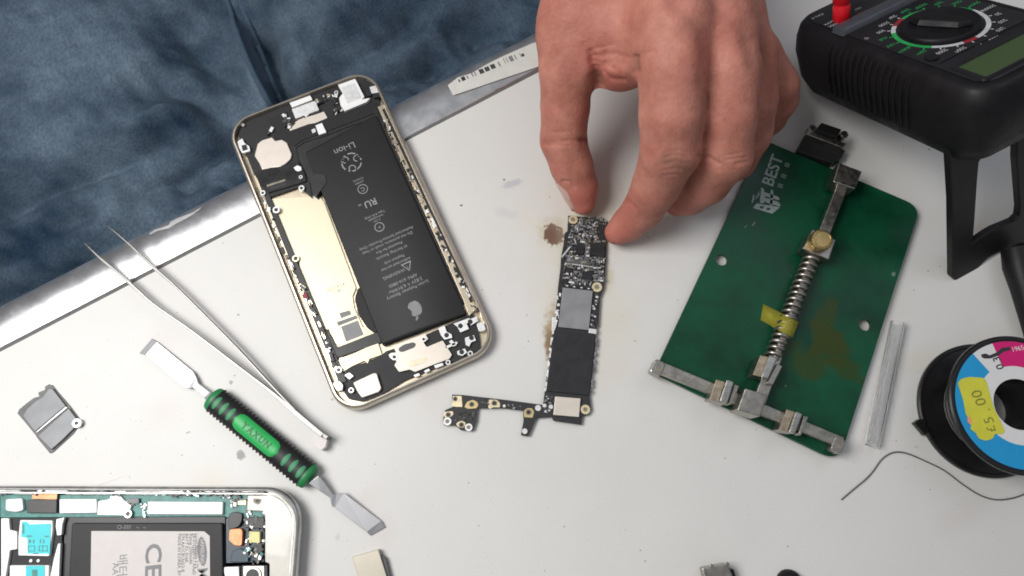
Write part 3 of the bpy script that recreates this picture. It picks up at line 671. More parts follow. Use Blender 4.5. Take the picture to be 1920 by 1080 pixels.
def jaw(name, main, ridge, back, lab=None):
    o = fpart(name, [(fx, main, 13, 8, "nickel")], .3)
    fpart("grip_pad", [(fx, [main[0], ((main[0][0]+main[1][0])/2, (main[0][1]+main[1][1])/2), ((main[2][0]+main[3][0])/2, (main[2][1]+main[3][1])/2), main[3]], 13.6, .7, "nickel_worn")], .15, parent=o)
    fpart("grip_ridge", [(fx, ridge, 14.8, 2.2, "steel")], .4, parent=o)
    fpart("back_lip", [(fx, back, 11.5, 6, "nickel")], .3, parent=o)
jaw("clamp_jaw", [(705, 308), (842, 350), (788, 508), (650, 470)], [(790, 308), (850, 328), (795, 500), (733, 480)], [(852, 345), (892, 362), (832, 510), (800, 505)])
jaw("clamp_jaw", [(1275, 550), (1402, 592), (1345, 745), (1210, 718)], [(1350, 565), (1405, 588), (1342, 750), (1293, 732)], [(1412, 602), (1452, 612), (1392, 762), (1372, 742)])
jaw("clamp_jaw", [(1062, 112), (1200, 142), (1122, 302), (1000, 272)], [(1135, 110), (1200, 135), (1125, 305), (1068, 288)], [(1195, 180), (1242, 200), (1162, 356), (1112, 338)])
fpart("lock_block", [(fy, [(555, 808), (722, 885), (672, 1030), (482, 948)], 13.2, 7.8, "nickel")], .4)
kc = W(*gy_(627, 880), 17.5); prof = []
mb = MB(); nn_ = 64; rings = []
for r, z in ((3.7, 13.2), (4.25, 13.6), (4.3, 16.9), (3.95, 17.4), (3.4, 17.5), (3.2, 17.3)):
    rings.append([(kc.x+(r+(.14 if k % 2 else -.02)*(1 if 13.4 < z < 17 else 0))*math.cos(2*math.pi*k/nn_), kc.y+(r+(.14 if k % 2 else -.02)*(1 if 13.4 < z < 17 else 0))*math.sin(2*math.pi*k/nn_), z) for k in range(nn_)])
mb.loft(rings, M["brass"]); mb.build("thumb_screw", fix)
# spring wound around the bar
s0, s1 = W(*g7(526, 432), 8.4), W(*g7(405, 742), 8.4); ax = (s1-s0); L_ = ax.length; ax.normalize(); sv = Vector((-ax.y, ax.x, 0))
mb = MB(); turns = 17; P = []
for k in range(turns*18+1):
    t = k/(turns*18); a = 2*math.pi*turns*t; P.append(s0+ax*L_*t+sv*math.cos(a)*2.75+Vector((0, 0, 1))*math.sin(a)*2.75)
mb.tube(P, .88, M["nickel"], 8); mb.build("spring", fix, smooth=True, angle=80)
# connector at the far edge
conn = thing("metal_connector", "black and metal connector with two posts behind the green board holder", "connector", W(1545, 268, 0))
mb = MB(); mb.px(fy([(445, 245), (520, 108), (790, 240), (770, 290), (700, 330)]), 6.5, 6.5, M["dark_grey_plastic"]); mb.build("block", conn, bevel=.4)
mb = MB(); mb.px(fy([(505, 120), (525, 95), (800, 190), (775, 222)]), 10, 3.5, M["nickel"]); mb.build("metal_lip", conn, bevel=.3)
mb = MB(); mb.px(fy([(580, 92), (620, 35), (768, 85), (730, 150)]), 13, 6.5, M["black_plastic"]); mb.build("socket", conn, bevel=.6)
for x, y in ((555, 78), (785, 122)):
    mb = MB(); mb.dpx(*gy_(x, y), 1.7, 11.5, 5, M["nickel"], 16); mb.dpx(*gy_(x, y), .7, 11.6, .3, M["chip_black"], 12); mb.build("post", conn, bevel=.35)
# yellow tape draped over the spring
tape = thing("yellow_tape", "piece of clear yellow tape stuck across the spring of the green holder", "tape", W(1450, 600, FZ))
rows = [((378, 573), (370, 622), FZ+.15), ((405, 586), (396, 636), FZ+.35), ((432, 600), (418, 650), 9.0), ((445, 607), (432, 658), 11.9), ((460, 614), (446, 664), 12.3), ((476, 622), (460, 671), 11.6), ((486, 628), (468, 676), 8.5)]
mb = MB(); vs = []
for a, b_, z in rows: vs += [W(*g7(*a), z), W(*g7(*b_), z)]
fs = [(2*i, 2*i+1, 2*i+3, 2*i+2) for i in range(len(rows)-1)]
mb.add(vs, fs, M["yellow_tape"]); o = mb.build("tape_strip", tape, smooth=True, angle=60)
so = o.modifiers.new("s", 'SOLIDIFY'); so.thickness = .08*MM

# ================================================================== clear tube
mb = MB(); a, b_ = W(1683, 605, 2.9), W(1634, 836, 2.9)
def pipe(mb, a, b_, ro, ri, m, n=24):
    t = (b_-a).normalized(); u = Vector((0, 0, 1)); v = t.cross(u)
    def rg(p, r): return [p+(u*math.sin(x)+v*math.cos(x))*r for x in [2*math.pi*k/n for k in range(n)]]
    mb.loft([rg(a, ri), rg(a, ro), rg(b_, ro), rg(b_, ri), rg(a, ri)], m, False, False)
tube = thing("plastic_tube", "clear plastic tube lying beside the green board holder", "tube", W(1658, 720, 0))
pipe(mb, a, b_, 2.8, 2.35, M["clear_plastic"]); mb.build("outer_tube", tube, smooth=True)
mb = MB(); a2, b2 = a.lerp(b_, .1), a.lerp(b_, .96); a2.z = b2.z = 1.55; pipe(mb, a2, b2, 1.0, .6, M["clear_plastic"], 16); mb.build("inner_tube", tube, smooth=True)

# ================================================================== solder spool
SC = W(1911, 758, 22); sx, sy = SC.x, SC.y
spool = thing("solder_spool", "black spool with a blue, white and magenta disc label and yellow price sticker", "spool", (sx, sy, 0))
def flange(z0, R_, rh):
    mb = MB(); mb.lathe([(rh, z0), (R_-.6, z0), (R_, z0+.5), (R_, z0+1.9), (R_-.5, z0+2.4), (R_-1.4, z0+2.4), (R_-1.8, z0+2.0), (rh, z0+2.0), (rh, z0)], sx, sy, M["flange_black"], 72, caps=False)
    return mb
flange(19.8, 26.2, 9.5).build("flange", spool, smooth=True)
lf = flange(0, 26.8, 9.5); lf.build("flange", spool, smooth=True)
mb = MB(); mb.lathe([(16.5, 2), (16.5, 19.8)], sx, sy, M["flange_black"], 48, False); mb.lathe([(9.5, .2), (9.5, 21.7)], sx, sy, M["flange_black"], 48, False); mb.build("core", spool, smooth=True)
mb = MB(); P = []
for k in range(0, 9*24): a = 2*math.pi*k/24; P.append((sx+17.2*math.cos(a), sy+17.2*math.sin(a), 2.8+k/24*1.7))
mb.tube(P, .45, M["solder"], 6); mb.build("wound_wire", spool, smooth=True)
def sector(mb, a0, a1, r0, r1, z, m, n=24):
    for k in range(n):
        a, b_ = R(a0+(a1-a0)*k/n), R(a0+(a1-a0)*(k+1)/n)
        mb.add([(sx+r0*math.cos(a), sy+r0*math.sin(a), z), (sx+r1*math.cos(a), sy+r1*math.sin(a), z), (sx+r1*math.cos(b_), sy+r1*math.sin(b_), z), (sx+r0*math.cos(b_), sy+r0*math.sin(b_), z)], [(0, 1, 2, 3)], m)
mb = MB(); lz = 21.9
sector(mb, 0, 360, 9.6, 24.0, lz, M["spool_white"], 72)
sector(mb, 131, 300, 15.2, 24.05, lz+.03, M["spool_blue"], 48); sector(mb, 62, 109, 14.5, 24.05, lz+.03, M["spool_magenta"], 20)
gs = crop1(2.842, 1560, 580)
td = W(*gs(868, 240), lz)-W(*gs(896, 305), lz); td.z = 0
mb.text("0.3-", W(*gs(884, 276), lz+.09), td, 4.2, M["ink"], bold=.05)
mb.text("1965", W(*gs(990, 210), lz+.06), W(*gs(1010, 205), lz)-W(*gs(960, 215), lz), 2.6, M["pink_tag"])
ls = spool and mb.build("disc_label", spool)
mb = MB(); q = [(795, 240), (820, 235), (840, 245), (880, 228), (905, 205), (950, 200), (952, 218), (915, 226), (890, 245), (845, 262), (812, 262), (798, 255)]
mb.px([gs(x, y) for x, y in q], lz+.08, .05, M["ink"]); mb.build("marker_scribble", spool)
tagp = MB(); q = [(672, 392), (690, 370), (730, 360), (800, 364), (820, 375), (838, 440), (860, 520), (895, 590), (922, 650), (905, 665), (870, 662), (855, 690), (820, 700), (785, 690), (765, 655), (740, 640), (745, 600), (715, 560), (700, 480)]
tagp.px([gs(x, y) for x, y in q], lz+.35, .25, M["tag_yellow"], rad=.6)
tagp.px([gs(x, y) for x, y in [(722, 575), (738, 570), (748, 605), (740, 615), (724, 600)]], lz+.37, .2, M["tag_orange"])
ps = thing("price_sticker", "yellow price sticker on the blue and white spool label", "sticker", W(*gs(800, 530), lz))
tagp.build("sticker_sheet", ps)
mb = MB(); d0 = W(*gs(770, 440), lz)-W(*gs(855, 650), lz); d0.z = 0
for t, x, y, s in (("0", 775, 450, 7.4), ("0", 795, 492, 7.4), (".", 822, 538, 6), ("5", 838, 590, 6.6), ("£", 850, 638, 6)):
    mb.text(t, W(*gs(x, y), lz+.42), d0, s*.8, M["tag_ink"])
mb.build("printed_price", ps)
mb = MB(); mb.px([gs(x, y) for x, y in [(438, 605), (465, 585), (500, 585), (505, 630), (520, 640), (495, 672), (478, 650)]], 3.5, 2.5, M["flange_black"]); mb.build("edge_clip", spool, bevel=.3)
mb = MB(); q = [(50, 1015), (120, 955), (180, 905), (220, 862), (270, 795), (330, 762), (400, 768), (500, 810), (600, 860), (700, 935), (800, 995), (900, 1015), (1023, 985), (1150, 900), (1200, 860)]
P = dense([tuple(W(*gs(x, y), .45+.3*math.sin(i*.9)**2)) for i, (x, y) in enumerate(q)], 6); mb.tube(P, .27, M["solder"], 8)
wire = mb.build("loose_wire", spool, smooth=True)

# ================================================================== multimeter
MA = Vector((115.38, 189.40, 38)); ph, th = R(32), R(37)
mw = Vector((math.cos(ph), math.sin(ph), 0)); ml = Vector((math.sin(ph), -math.cos(ph), 0))*math.cos(th)+Vector((0, 0, 1))*math.sin(th)
mn = mw.cross(ml); mn = mn if mn.z > 0 else -mn
def F(s, q, d=0): return MA+ml*s+mw*q+mn*d
def Fp(px, py, d=0):
    r = ray(px, py); o = MA+mn*d; k = (o-CAM).dot(mn)/r.dot(mn); v = CAM+r*k-MA; return v.dot(ml), v.dot(mw)
meter = thing("multimeter", "black digital multimeter propped on its stand, round selector dial and green display", "multimeter", (150, 160, 0))
def frr(s0, s1, q0, q1, r, d, n=8):
    return [F((s0+s1)/2+x, (q0+q1)/2+y, d) for x, y in rrect(0, 0, 0, s1-s0, q1-q0, r, n)]
mb = MB()
mb.loft([frr(-9, 75, 3, 46, 8, -33), frr(-10, 78, .5, 48.5, 9, -31), frr(-12.8, 82, -2.6, 51, 10, -24), frr(-14.2, 83.5, -4.6, 53, 11, -12), frr(-13.8, 83, -4.2, 52.6, 11, -6), frr(-12.9, 81.5, -2.6, 51, 10, -1.8), frr(-11.8, 80, -1.0, 49.5, 9, -.3), frr(-11.2, 78.6, .6, 48, 8, .1), frr(-10.8, 77.6, 1.6, 47, 7, -.2)], M["meter_black"])
mb.build("holster", meter, smooth=True, angle=50)
mb = MB(); mb.loft([frr(-10.5, 77.2, 2, 46.6, 6, -3), frr(-10.5, 77.2, 2, 46.6, 6, .0), frr(-10.1, 76.8, 2.4, 46.2, 6, .35)], M["meter_face"]); mb.build("face_plate", meter, smooth=True, angle=40)
# grip ribs on the long side
for i in range(14):
    s_ = 12+i*3.1; mb = MB()
    for (d0, q0) in ((-3, -3.4), (-8, -4.6), (-14, -4.6), (-20, -3.6)):
        pass
    path = [F(s_, -2.6, -2.2), F(s_, -4.1, -6), F(s_, -4.5, -12), F(s_, -3.7, -19), F(s_, -2.5, -25)]
    mb.tube(path, [.5, .8, .85, .8, .4], M["meter_black"], 8); mb.build("grip_rib", meter, smooth=True)
# ridge bar, dial, display
mb = MB(); mb.loft([frr(8.8, 15.6, -.4, 46, 1.0, .2), frr(9.2, 15.2, 0, 45.6, 1.0, 2.4), frr(10.2, 14.4, .8, 45, 1.0, 2.9)], M["meter_ridge"]); mb.build("ridge_bar", meter, smooth=True, angle=50)
dc = (38.0, 23.6)
def Fc(r, n, d, c=dc, a0=0.0): return [F(c[0]+r*math.cos(a0+2*math.pi*k/n), c[1]+r*math.sin(a0+2*math.pi*k/n), d) for k in range(n)]
mb = MB(); mb.loft([Fc(13.6, 48, .3), Fc(13.6, 48, 1.4), Fc(13.0, 48, 2.0), Fc(11.8, 48, 1.6)], M["meter_black"], False, True)
dial = mb.build("selector_dial", meter, smooth=True, angle=50)
mb = MB(); ka = R(25)
def kq(a, b_, d): return F(dc[0]+a*math.cos(ka)-b_*math.sin(ka), dc[1]+a*math.sin(ka)+b_*math.cos(ka), d)
mb.loft([[kq(-11.5, 0, 1.6), kq(-7, -3.4, 1.6), kq(7, -3.4, 1.6), kq(11.5, 0, 1.6), kq(7, 3.4, 1.6), kq(-7, 3.4, 1.6)], [kq(-10.8, 0, 3.6), kq(-6.5, -1.9, 4.0), kq(6.5, -1.9, 4.0), kq(10.8, 0, 3.6), kq(6.5, 1.9, 4.0), kq(-6.5, 1.9, 4.0)]], M["meter_black"])
mb.build("grip", dial, bevel=.6, seg=3)
mb = MB()
def arc(px0, px1, mt, r0=14.7, r1=16.2, d=.42):
    a0 = math.atan2(px0[1]-dc[1], px0[0]-dc[0]); a1 = math.atan2(px1[1]-dc[1], px1[0]-dc[0])
    return a0, a1
def fsec(a0, a1, mt, r0=14.6, r1=16.2, d=.42, n=16):
    for k in range(n):
        a, b_ = a0+(a1-a0)*k/n, a0+(a1-a0)*(k+1)/n
        mb.add([F(dc[0]+r0*math.cos(a), dc[1]+r0*math.sin(a), d), F(dc[0]+r1*math.cos(a), dc[1]+r1*math.sin(a), d), F(dc[0]+r1*math.cos(b_), dc[1]+r1*math.sin(b_), d), F(dc[0]+r0*math.cos(b_), dc[1]+r0*math.sin(b_), d)], [(0, 1, 2, 3)], M[mt])
def fang(px, py):
    s_, q_ = Fp(px, py, .4); return math.atan2(q_-dc[1], s_-dc[0])
cm = lambda x, y: (1480+x/4.364, y/4.364)
marks = [((960, 160), (1510, 78), "meter_green"), ((1510, 78), (1520, 300), "meter_white"), ((1520, 300), (1420, 345), "meter_red"), ((1420, 345), (1160, 400), "meter_white"), ((1160, 400), (820, 275), "meter_green"), ((820, 275), (870, 215), "meter_white"), ((870, 215), (960, 160), "meter_red")]
for p0, p1, mt in marks:
    a0, a1 = fang(*cm(*p0)), fang(*cm(*p1)); da = (a1-a0+math.pi) % (2*math.pi)-math.pi
    fsec(a0, a0+da, mt)
rr = random.Random(4)
vals = ["1000", "750", "200", "20", "2000m", "200m", "OFF", "200", "2000k", "200k", "20k", "2000", "200", "hFE", "10A", "200m", "20m", "2000u", "200u", "V~"]
for k in range(20):
    a = 2*math.pi*(k+.5)/20; r = 19.6; dirn = ml*math.cos(a)+mw*math.sin(a)
    an = math.degrees(a) % 360
    mt = "meter_white"
    for p0, p1, m_ in marks:
        a0, a1 = fang(*cm(*p0)), fang(*cm(*p1)); da = (a1-a0+math.pi) % (2*math.pi)-math.pi
        rel = (a-a0+math.pi) % (2*math.pi)-math.pi
        if (da > 0 and 0 <= rel <= da) or (da < 0 and da <= rel <= 0): mt = m_ if m_ != "meter_red" else "meter_white"
    if r*math.sin(a)+dc[1] > 45 or r*math.sin(a)+dc[1] < 2.5 and False: continue
    mb.text(vals[k], F(dc[0]+r*math.cos(a), dc[1]+r*math.sin(a), .43), -mw, 2.3, M[mt], dy=-ml*1.0)
    p, q2 = F(dc[0]+16.4*math.cos(a), dc[1]+16.4*math.sin(a), .43), F(dc[0]+17.5*math.cos(a), dc[1]+17.5*math.sin(a), .43)
    sd = dirn.cross(mn).normalized()*.25; mb.add([p-sd, q2-sd, q2+sd, p+sd], [(0, 1, 2, 3)], M[mt])
for (s_, q_, t, mt) in ((2.5, 4.2, "MAX", "meter_white"), (5.2, 4.0, "500V", "meter_white"), (-3.5, 17, "VΩmA", "meter_red"), (2.2, 19, "10A", "meter_white"), (6.4, 16.5, "FUSED", "meter_red"), (24, 3.2, "Ω", "meter_white"), (-6, 6, "CAT II", "meter_white")):
    mb.text(t, F(s_, q_, .43), -mw, 2.0, M[mt], dy=-ml)
mb.build("printed_scale", dial.parent)
mb = MB(); c_ = Fp(*cm(1165, 480), .4)
mb.loft([[F(c_[0]+r*math.cos(2*math.pi*k/20), c_[1]+r*math.sin(2*math.pi*k/20), d) for k in range(20)] for r, d in ((2.2, .2), (2.2, 1.2), (1.4, 1.3))], M["black_plastic"]); mb.build("push_button", meter, smooth=True, angle=40)
mb = MB(); mb.loft([frr(61.5, 76.2, 2.6, 45, 1.2, .3), frr(61.8, 75.9, 2.9, 44.6, 1.2, 1.1), frr(63.2, 75.0, 4.4, 43.2, .8, 1.1), frr(63.6, 74.7, 4.8, 42.8, .8, .45)], M["meter_face"], False, False)
mb.build("display_frame", meter, smooth=True, angle=30)
mb = MB(); mb.loft([frr(63.4, 74.8, 4.6, 43, .6, .36), frr(63.4, 74.8, 4.6, 43, .6, .5)], M["meter_lcd"]); mb.build("display", meter)
mb = MB(); mb.loft([frr(56.6, 57.6, 3, 46, .4, .3), frr(56.8, 57.4, 3.2, 45.8, .3, .9)], M["black_gloss"]); mb.build("groove_line", meter)
# red plug standing in its jack
plug = thing("probe_plug", "red banana plug standing in the multimeter jack", "plug", F(4.2, 8.8, .3))
def cyl(mb, c, axis, prof, m, n=24):
    axis = axis.normalized(); u = axis.orthogonal().normalized(); v = axis.cross(u)
    mb.loft([[c+axis*h+(u*math.cos(2*math.pi*k/n)+v*math.sin(2*math.pi*k/n))*r for k in range(n)] for r, h in prof], m)
mb = MB(); pc = F(4.4, 8.6, .3); mb_ax = mn
cyl(mb, pc, mn, [(3.0, 0), (3.3, .5), (3.3, 6), (2.9, 6.6), (2.9, 7.4), (3.4, 8), (3.4, 22), (2.6, 25)], M["plug_red"]); mb.build("plug_body", plug, smooth=True, angle=50)
mb = MB(); P = dense([tuple(pc+mn*24), tuple(pc+mn*34+Vector((0, 6, 0))), tuple(pc+mn*40+Vector((0, 25, -4))), tuple(pc+Vector((0, 70, 6))), tuple(pc+Vector((20, 140, -30)))], 8); mb.tube(P, 1.7, M["plug_red"], 10); mb.build("lead", plug, smooth=True)
# tilting stand
foot = W(1795, 524, 0); btop = F(70, 0, -31); n2 = mw.cross(btop-foot).normalized(); n2 = n2 if n2.y < 0 else -n2
def SPt(px, py):
    r = ray(px, py); k = (foot-CAM).dot(n2)/r.dot(n2); return CAM+r*k
fsn = crop(2.571, 1740, 220)
oo = fsn([(96, 40), (106, 180), (117, 400), (119, 770), (128, 786), (142, 791), (215, 755), (245, 725), (290, 680), (330, 655), (380, 636), (470, 606), (560, 560), (640, 620), (660, 560), (640, 100), (640, -20), (300, -30)])
ii = fsn([(272, 178), (430, 122), (428, 200), (445, 440), (440, 478), (420, 498), (330, 535), (275, 568), (218, 607), (228, 480), (240, 300), (248, 215)])
e1 = mw; e2 = n2.cross(mw).normalized()
def to2(p): v = p-foot; return (v.dot(e1), v.dot(e2))
o2 = [to2(SPt(*p)) for p in oo]; i2 = [to2(SPt(*p)) for p in ii]
tmp = MB(); tmp.prism(o2, -3.2, 0, M["black_plastic"], holes=[i2])
mb = MB(); sgn = 1 if e1.cross(e2).dot(n2) > 0 else -1
mb.add([foot+e1*x+e2*y+n2*z*sgn for x, y, z in tmp.v], tmp.f, M["black_plastic"]); mb.build("tilt_stand", meter, bevel=.5, seg=3)
# black probe handle at the right edge
mb = MB(); zz = 5
P = [W(1905, 468, 7), W(1912, 500, 7), W(1922, 540, 6.5), W(1936, 600, 5), W(1944, 650, 4), W(1952, 700, 3.2)]
mb.tube(P, [5.6, 6.3, 5.4, 4.6, 3.4, 2.2], M["black_plastic"], 20); P2 = [W(1905, 468, 7), W(1900, 462, 7)]
mb.tube(P2, [5.6, 2.5], M["black_plastic"], 20)
pr = mb.build("test_lead", None, smooth=True, angle=60); tag(pr, "black test lead grip lying at the right edge below the multimeter stand", "test lead")

# ================================================================== spudger
spd = thing("pry_tool", "double ended steel pry tool with a ribbed black and green handle", "pry tool", W(490, 820, 0))
gsp = crop1(3.1775, 360, 700); csp = crop(3.1775, 360, 700)
HZ = 4.2
h0, h1 = W(*gsp(118, 142), HZ), W(*gsp(708, 628), HZ); hd = (h1-h0); HL = hd.length; hd.normalize(); hs = Vector((-hd.y, hd.x, 0))
def hring(t, wv, hv, n=28, side=0.0):
    return [h0+hd*t+hs*math.cos(2*math.pi*k/n)*(wv+side*abs(math.cos(2*math.pi*k/n))**3)+Vector((0, 0, 1))*(math.sin(2*math.pi*k/n)*hv) for k in range(n)]
mb = MB(); rings = []; N = 27
for k in range(N*4+1):
    t = 2.5+(HL-5)*k/(N*4); c = (.35, 0, -.12, 0)[k % 4]
    rings.append(hring(t, 5.0, 3.75, side=c*1.5))
mb.loft(rings, M["black_rubber"]); hnd = mb.build("handle", spd, smooth=True, angle=60)
for t0, t1 in ((0, 2.6), (HL-2.6, HL)):
    mb = MB(); mb.loft([hring(t0, 4.0, 3.0), hring(t0+.5, 4.7, 3.6), hring(t1-.4, 5.15, 3.85), hring(t1, 5.0, 3.7)] if t0 == 0 else [hring(t0, 5.0, 3.7), hring(t0+.4, 5.15, 3.85), hring(t1-.5, 4.7, 3.6), hring(t1, 4.0, 3.0)], M["green_rubber"]); mb.build("end_cap", spd, smooth=True, angle=60)
mb = MB()
def hpt(t, sd, up=.0):
    zz = math.sqrt(max(0, 1-(sd/5.05)**2))*3.8; return h0+hd*t+hs*sd+Vector((0, 0, zz+up))
def hpatch(mb, t0, t1, s0, s1, m, ell=False, up=.22, n=10):
    """inlay that follows the handle's round top; rounded outline"""
    rows = []
    for i in range(n+1):
        u = i/n
        for_s = []
        for j in range(n+1):
            v = j/n; a, b_ = 2*u-1, 2*v-1
            if ell: a2 = a*math.sqrt(1-b_*b_/2); b2 = b_*math.sqrt(1-a*a/2)
            else:
                a2, b2 = a, b_
            edge = max(abs(a), abs(b_))
            for_s.append(hpt((t0+t1)/2+a2*(t1-t0)/2, (s0+s1)/2+b2*(s1-s0)/2, up*(1-edge**6)-.05))
        rows.append(for_s)
    vs = [p for r in rows for p in r]; fs = [(i*(n+1)+j, (i+1)*(n+1)+j, (i+1)*(n+1)+j+1, i*(n+1)+j+1) for i in range(n) for j in range(n)]
    mb.add(vs, fs, m)
mb = MB()
def stadium(t0, t1, hw, m, up):
    n = 24; rows = []
    for i in range(n+1):
        t = t0+(t1-t0)*i/n; e = min(t-t0, t1-t); hwv = hw*math.sqrt(max(0.0, 1-max(0, 1-e/hw)**2)) if e < hw else hw
        rows.append([hpt(t, hwv*(2*j/10-1), up*(1-abs(2*j/10-1)**6)*(1 if e > .3 else .2)-.03) for j in range(11)])
    mb.add([p for r in rows for p in r], [(i*11+j, (i+1)*11+j, (i+1)*11+j+1, i*11+j+1) for i in range(n) for j in range(10)], m)
stadium(HL*.265, HL*.70, 3.3, M["green_bright"], .35); gi = mb.build("name_inlay", hnd, smooth=True, angle=80)
mb = MB()
for i, ch in enumerate("YAXUN"):
    mb.text(ch, hpt(HL*.483+(i-2)*2.9, 0, .5), hd, 3.6, M["green_ink"], squash=.95, bold=.06)
mb.build("moulded_name", gi)
for t in (.085, .155, .225, .775, .85, .92):
    mb = MB(); hpatch(mb, HL*t-1.15, HL*t+1.15, -2.7, 2.7, M["green_pale"], ell=True); mb.build("oval_inlay", hnd, smooth=True, angle=80)
tw = crop(2.25, 140, 400)
def blade(name, pts, zs_, th, mt="spudger_steel"):
    """flat steel strip: pairs of edge points with a height each"""
    mb = MB(); rings = []
    for (a, b_), z, t in zip(pts, zs_, th):
        A2, B2 = W(*a, z), W(*b_, z); rings.append([A2-Vector((0, 0, t)), B2-Vector((0, 0, t)), B2, A2])
    mb.loft(rings, M[mt]); return mb.build(name, spd, bevel=.15)
T_ = lambda *p: tw(list(p))
blade("upper_blade", [T_((272, 590), (326, 528)), T_((300, 597), (348, 543)), T_((452, 728), (500, 668)), T_((478, 738), (512, 690)), T_((497, 735), (520, 715)), T_((545, 778), (570, 755)), T_((560, 795), (592, 762))], [.7, 1.5, 2.2, 2.6, 3.0, 4.4, 5.4], [.4, .9, .9, 1.0, 1.4, 2.2, 3.0])
S_ = lambda *p: csp(list(p))
blade("lower_blade", [S_((695, 655), (752, 610)), S_((762, 702), (792, 660)), S_((822, 742), (838, 722)), S_((832, 790), (862, 715)), S_((850, 800), (905, 712)), S_((1040, 945), (1125, 880)), S_((1062, 967), (1152, 917))], [5.4, 4.6, 3.6, 3.2, 2.9, 1.6, .8], [3.0, 2.0, 1.3, 1.0, .9, .9, .4])

# ================================================================== tweezers
twz = thing("tweezers", "open steel tweezers, their pointed tips reaching over the table edge", "tweezers", W(500, 700, 0))
def arm(path, wds, hts, name="arm"):
    D = dense([(x, y, 0) for x, y in path], 5); n = len(D); mb = MB(); rings = []
    for i, p in enumerate(D):
        f = i/(n-1)*(len(wds)-1); k = min(int(f), len(wds)-2); u = f-k
        wv = wds[k]*(1-u)+wds[k+1]*u; hv = hts[k]*(1-u)+hts[k+1]*u
        c = W(140+p.x/2.25, 400+p.y/2.25, 4.5)
        a, b_ = D[max(i-1, 0)], D[min(i+1, n-1)]
        t = W(140+b_.x/2.25, 400+b_.y/2.25, 4.5)-W(140+a.x/2.25, 400+a.y/2.25, 4.5); t.z = 0; t.normalize(); nn = Vector((-t.y, t.x, 0))
        zt, zb = 4.5+hv/2, 4.5-hv/2
        rings.append([c+nn*(-wv/2)+Vector((0, 0, zb-4.5)), c+nn*(wv/2)+Vector((0, 0, zb-4.5)), c+nn*(wv/2)+Vector((0, 0, zt-4.5)), c+nn*(-wv/2)+Vector((0, 0, zt-4.5))])
    mb.loft(rings, M["tweezer_steel"]); mb.build(name, twz, bevel=.15)
arm([(38, 122), (110, 190), (220, 282), (340, 388), (500, 500), (700, 652), (850, 768), (950, 855), (1050, 938)], [.25, 1.0, 1.3, .9, .85, .85, 1.2, 1.8, 1.8], [.4, 1.6, 2.4, 3.2, 3.8, 4.4, 4.8, 5, 5])
arm([(133, 48), (230, 130), (330, 225), (430, 312), (560, 440), (700, 582), (800, 690), (880, 775), (935, 832)], [.25, .8, 1.3, .8, .65, .6, .6, .6, .6], [.4, 1.6, 2.4, 3.2, 3.8, 4.4, 4.8, 5, 5])
mb = MB(); mb.px(T_((1030, 935), (1052, 930), (1068, 942), (1058, 985), (1040, 1000), (1015, 985)), 4.5, 4, M["pink_tag"], rad=.15); mb.px(T_((1048, 925), (1070, 940), (1060, 955), (1044, 942)), 7.6, 6.5, M["tweezer_steel"]); mb.build("end_joint", twz, bevel=.3)

# ================================================================== small grey shield tray
c6 = crop(6, 0, 700)
dm("cover_grey", (.17, .175, .185), .42, .3, var=.12, vs=.1)
tray = thing("metal_cover", "small grey two panel metal cover with a screw lug, left of the pry tool", "metal cover", W(92, 784, 0))
mb = MB(); mb.px(c6([(548, 122), (590, 135), (640, 200), (780, 360), (885, 500), (940, 575), (925, 598), (870, 610), (820, 680), (700, 790), (590, 890), (560, 900), (420, 730), (395, 690), (290, 560), (195, 450), (215, 405), (300, 335), (380, 275), (440, 260), (430, 215), (505, 185), (505, 150)]), .5, .4, M["chip_grey"]); mb.build("base_plate", tray, bevel=.1)
mb = MB(); mb.px(c6([(545, 170), (590, 170), (740, 365), (390, 660), (250, 480), (300, 400), (400, 310), (480, 260)]), 1.4, .9, M["cover_grey"], rad=.4); mb.build("panel", tray, bevel=.25)
mb = MB(); mb.px(c6([(770, 390), (870, 520), (830, 620), (690, 760), (575, 860), (420, 705)]), 1.5, 1.0, M["cover_grey"], rad=.4); mb.build("panel", tray, bevel=.25)
mb = MB(); mb.px(c6([(738, 368), (755, 388), (420, 662), (400, 662)]), 1.0, .6, M["white_tin"]); mb.build("divider", tray, bevel=.05)
mb = MB(); mb.dpx(860/6, 700+560/6, 1.75, 2.0, 1.4, M["bright_tin"], 20, r2=.75); mb.dpx(860/6, 700+560/6, .75, 1.4, .5, M["chip_black"], 14); mb.build("screw_lug", tray, bevel=.12)

# ================================================================== white tablet-like phone, bottom left
c8 = crop(3.2, 0, 880); c9, c10 = crop(5.4, 320, 880), crop(6, 0, 900)
ph2 = thing("dismantled_phone", "large opened phone with white bezel, teal circuit board and white battery label", "smartphone", W(250, 1040, 0))
P0, P1 = W(20, 911, 8), W(480, 913, 8); pa = math.atan2(P1.y-P0.y, P1.x-P0.x); pu = Vector((math.cos(pa), math.sin(pa))); pv = Vector((-pu.y, pu.x))
TRc = W(556, 1060, 8).xy; xr = (TRc-P0.xy).dot(pu)
HW, HL2 = 83.0, 147.0
cen = P0.xy+pu*(xr-HL2/2)-pv*(HW/2)
PB = lambda inset, z, r: [(x, y, z) for x, y in rrect(cen.x, cen.y, pa, HL2-2*inset, HW-2*inset, r, 10)]
mb = MB(); mb.loft([PB(2.5, 0, 12), PB(.6, 1, 13), PB(0, 3, 14), PB(0, 6.8, 14), PB(.4, 7.6, 14), PB(1.2, 7.8, 13.5), PB(1.5, 7.2, 13.2), PB(1.6, 3, 13)], M["dark_rim"]); mb.build("frame", ph2, smooth=True, angle=50)
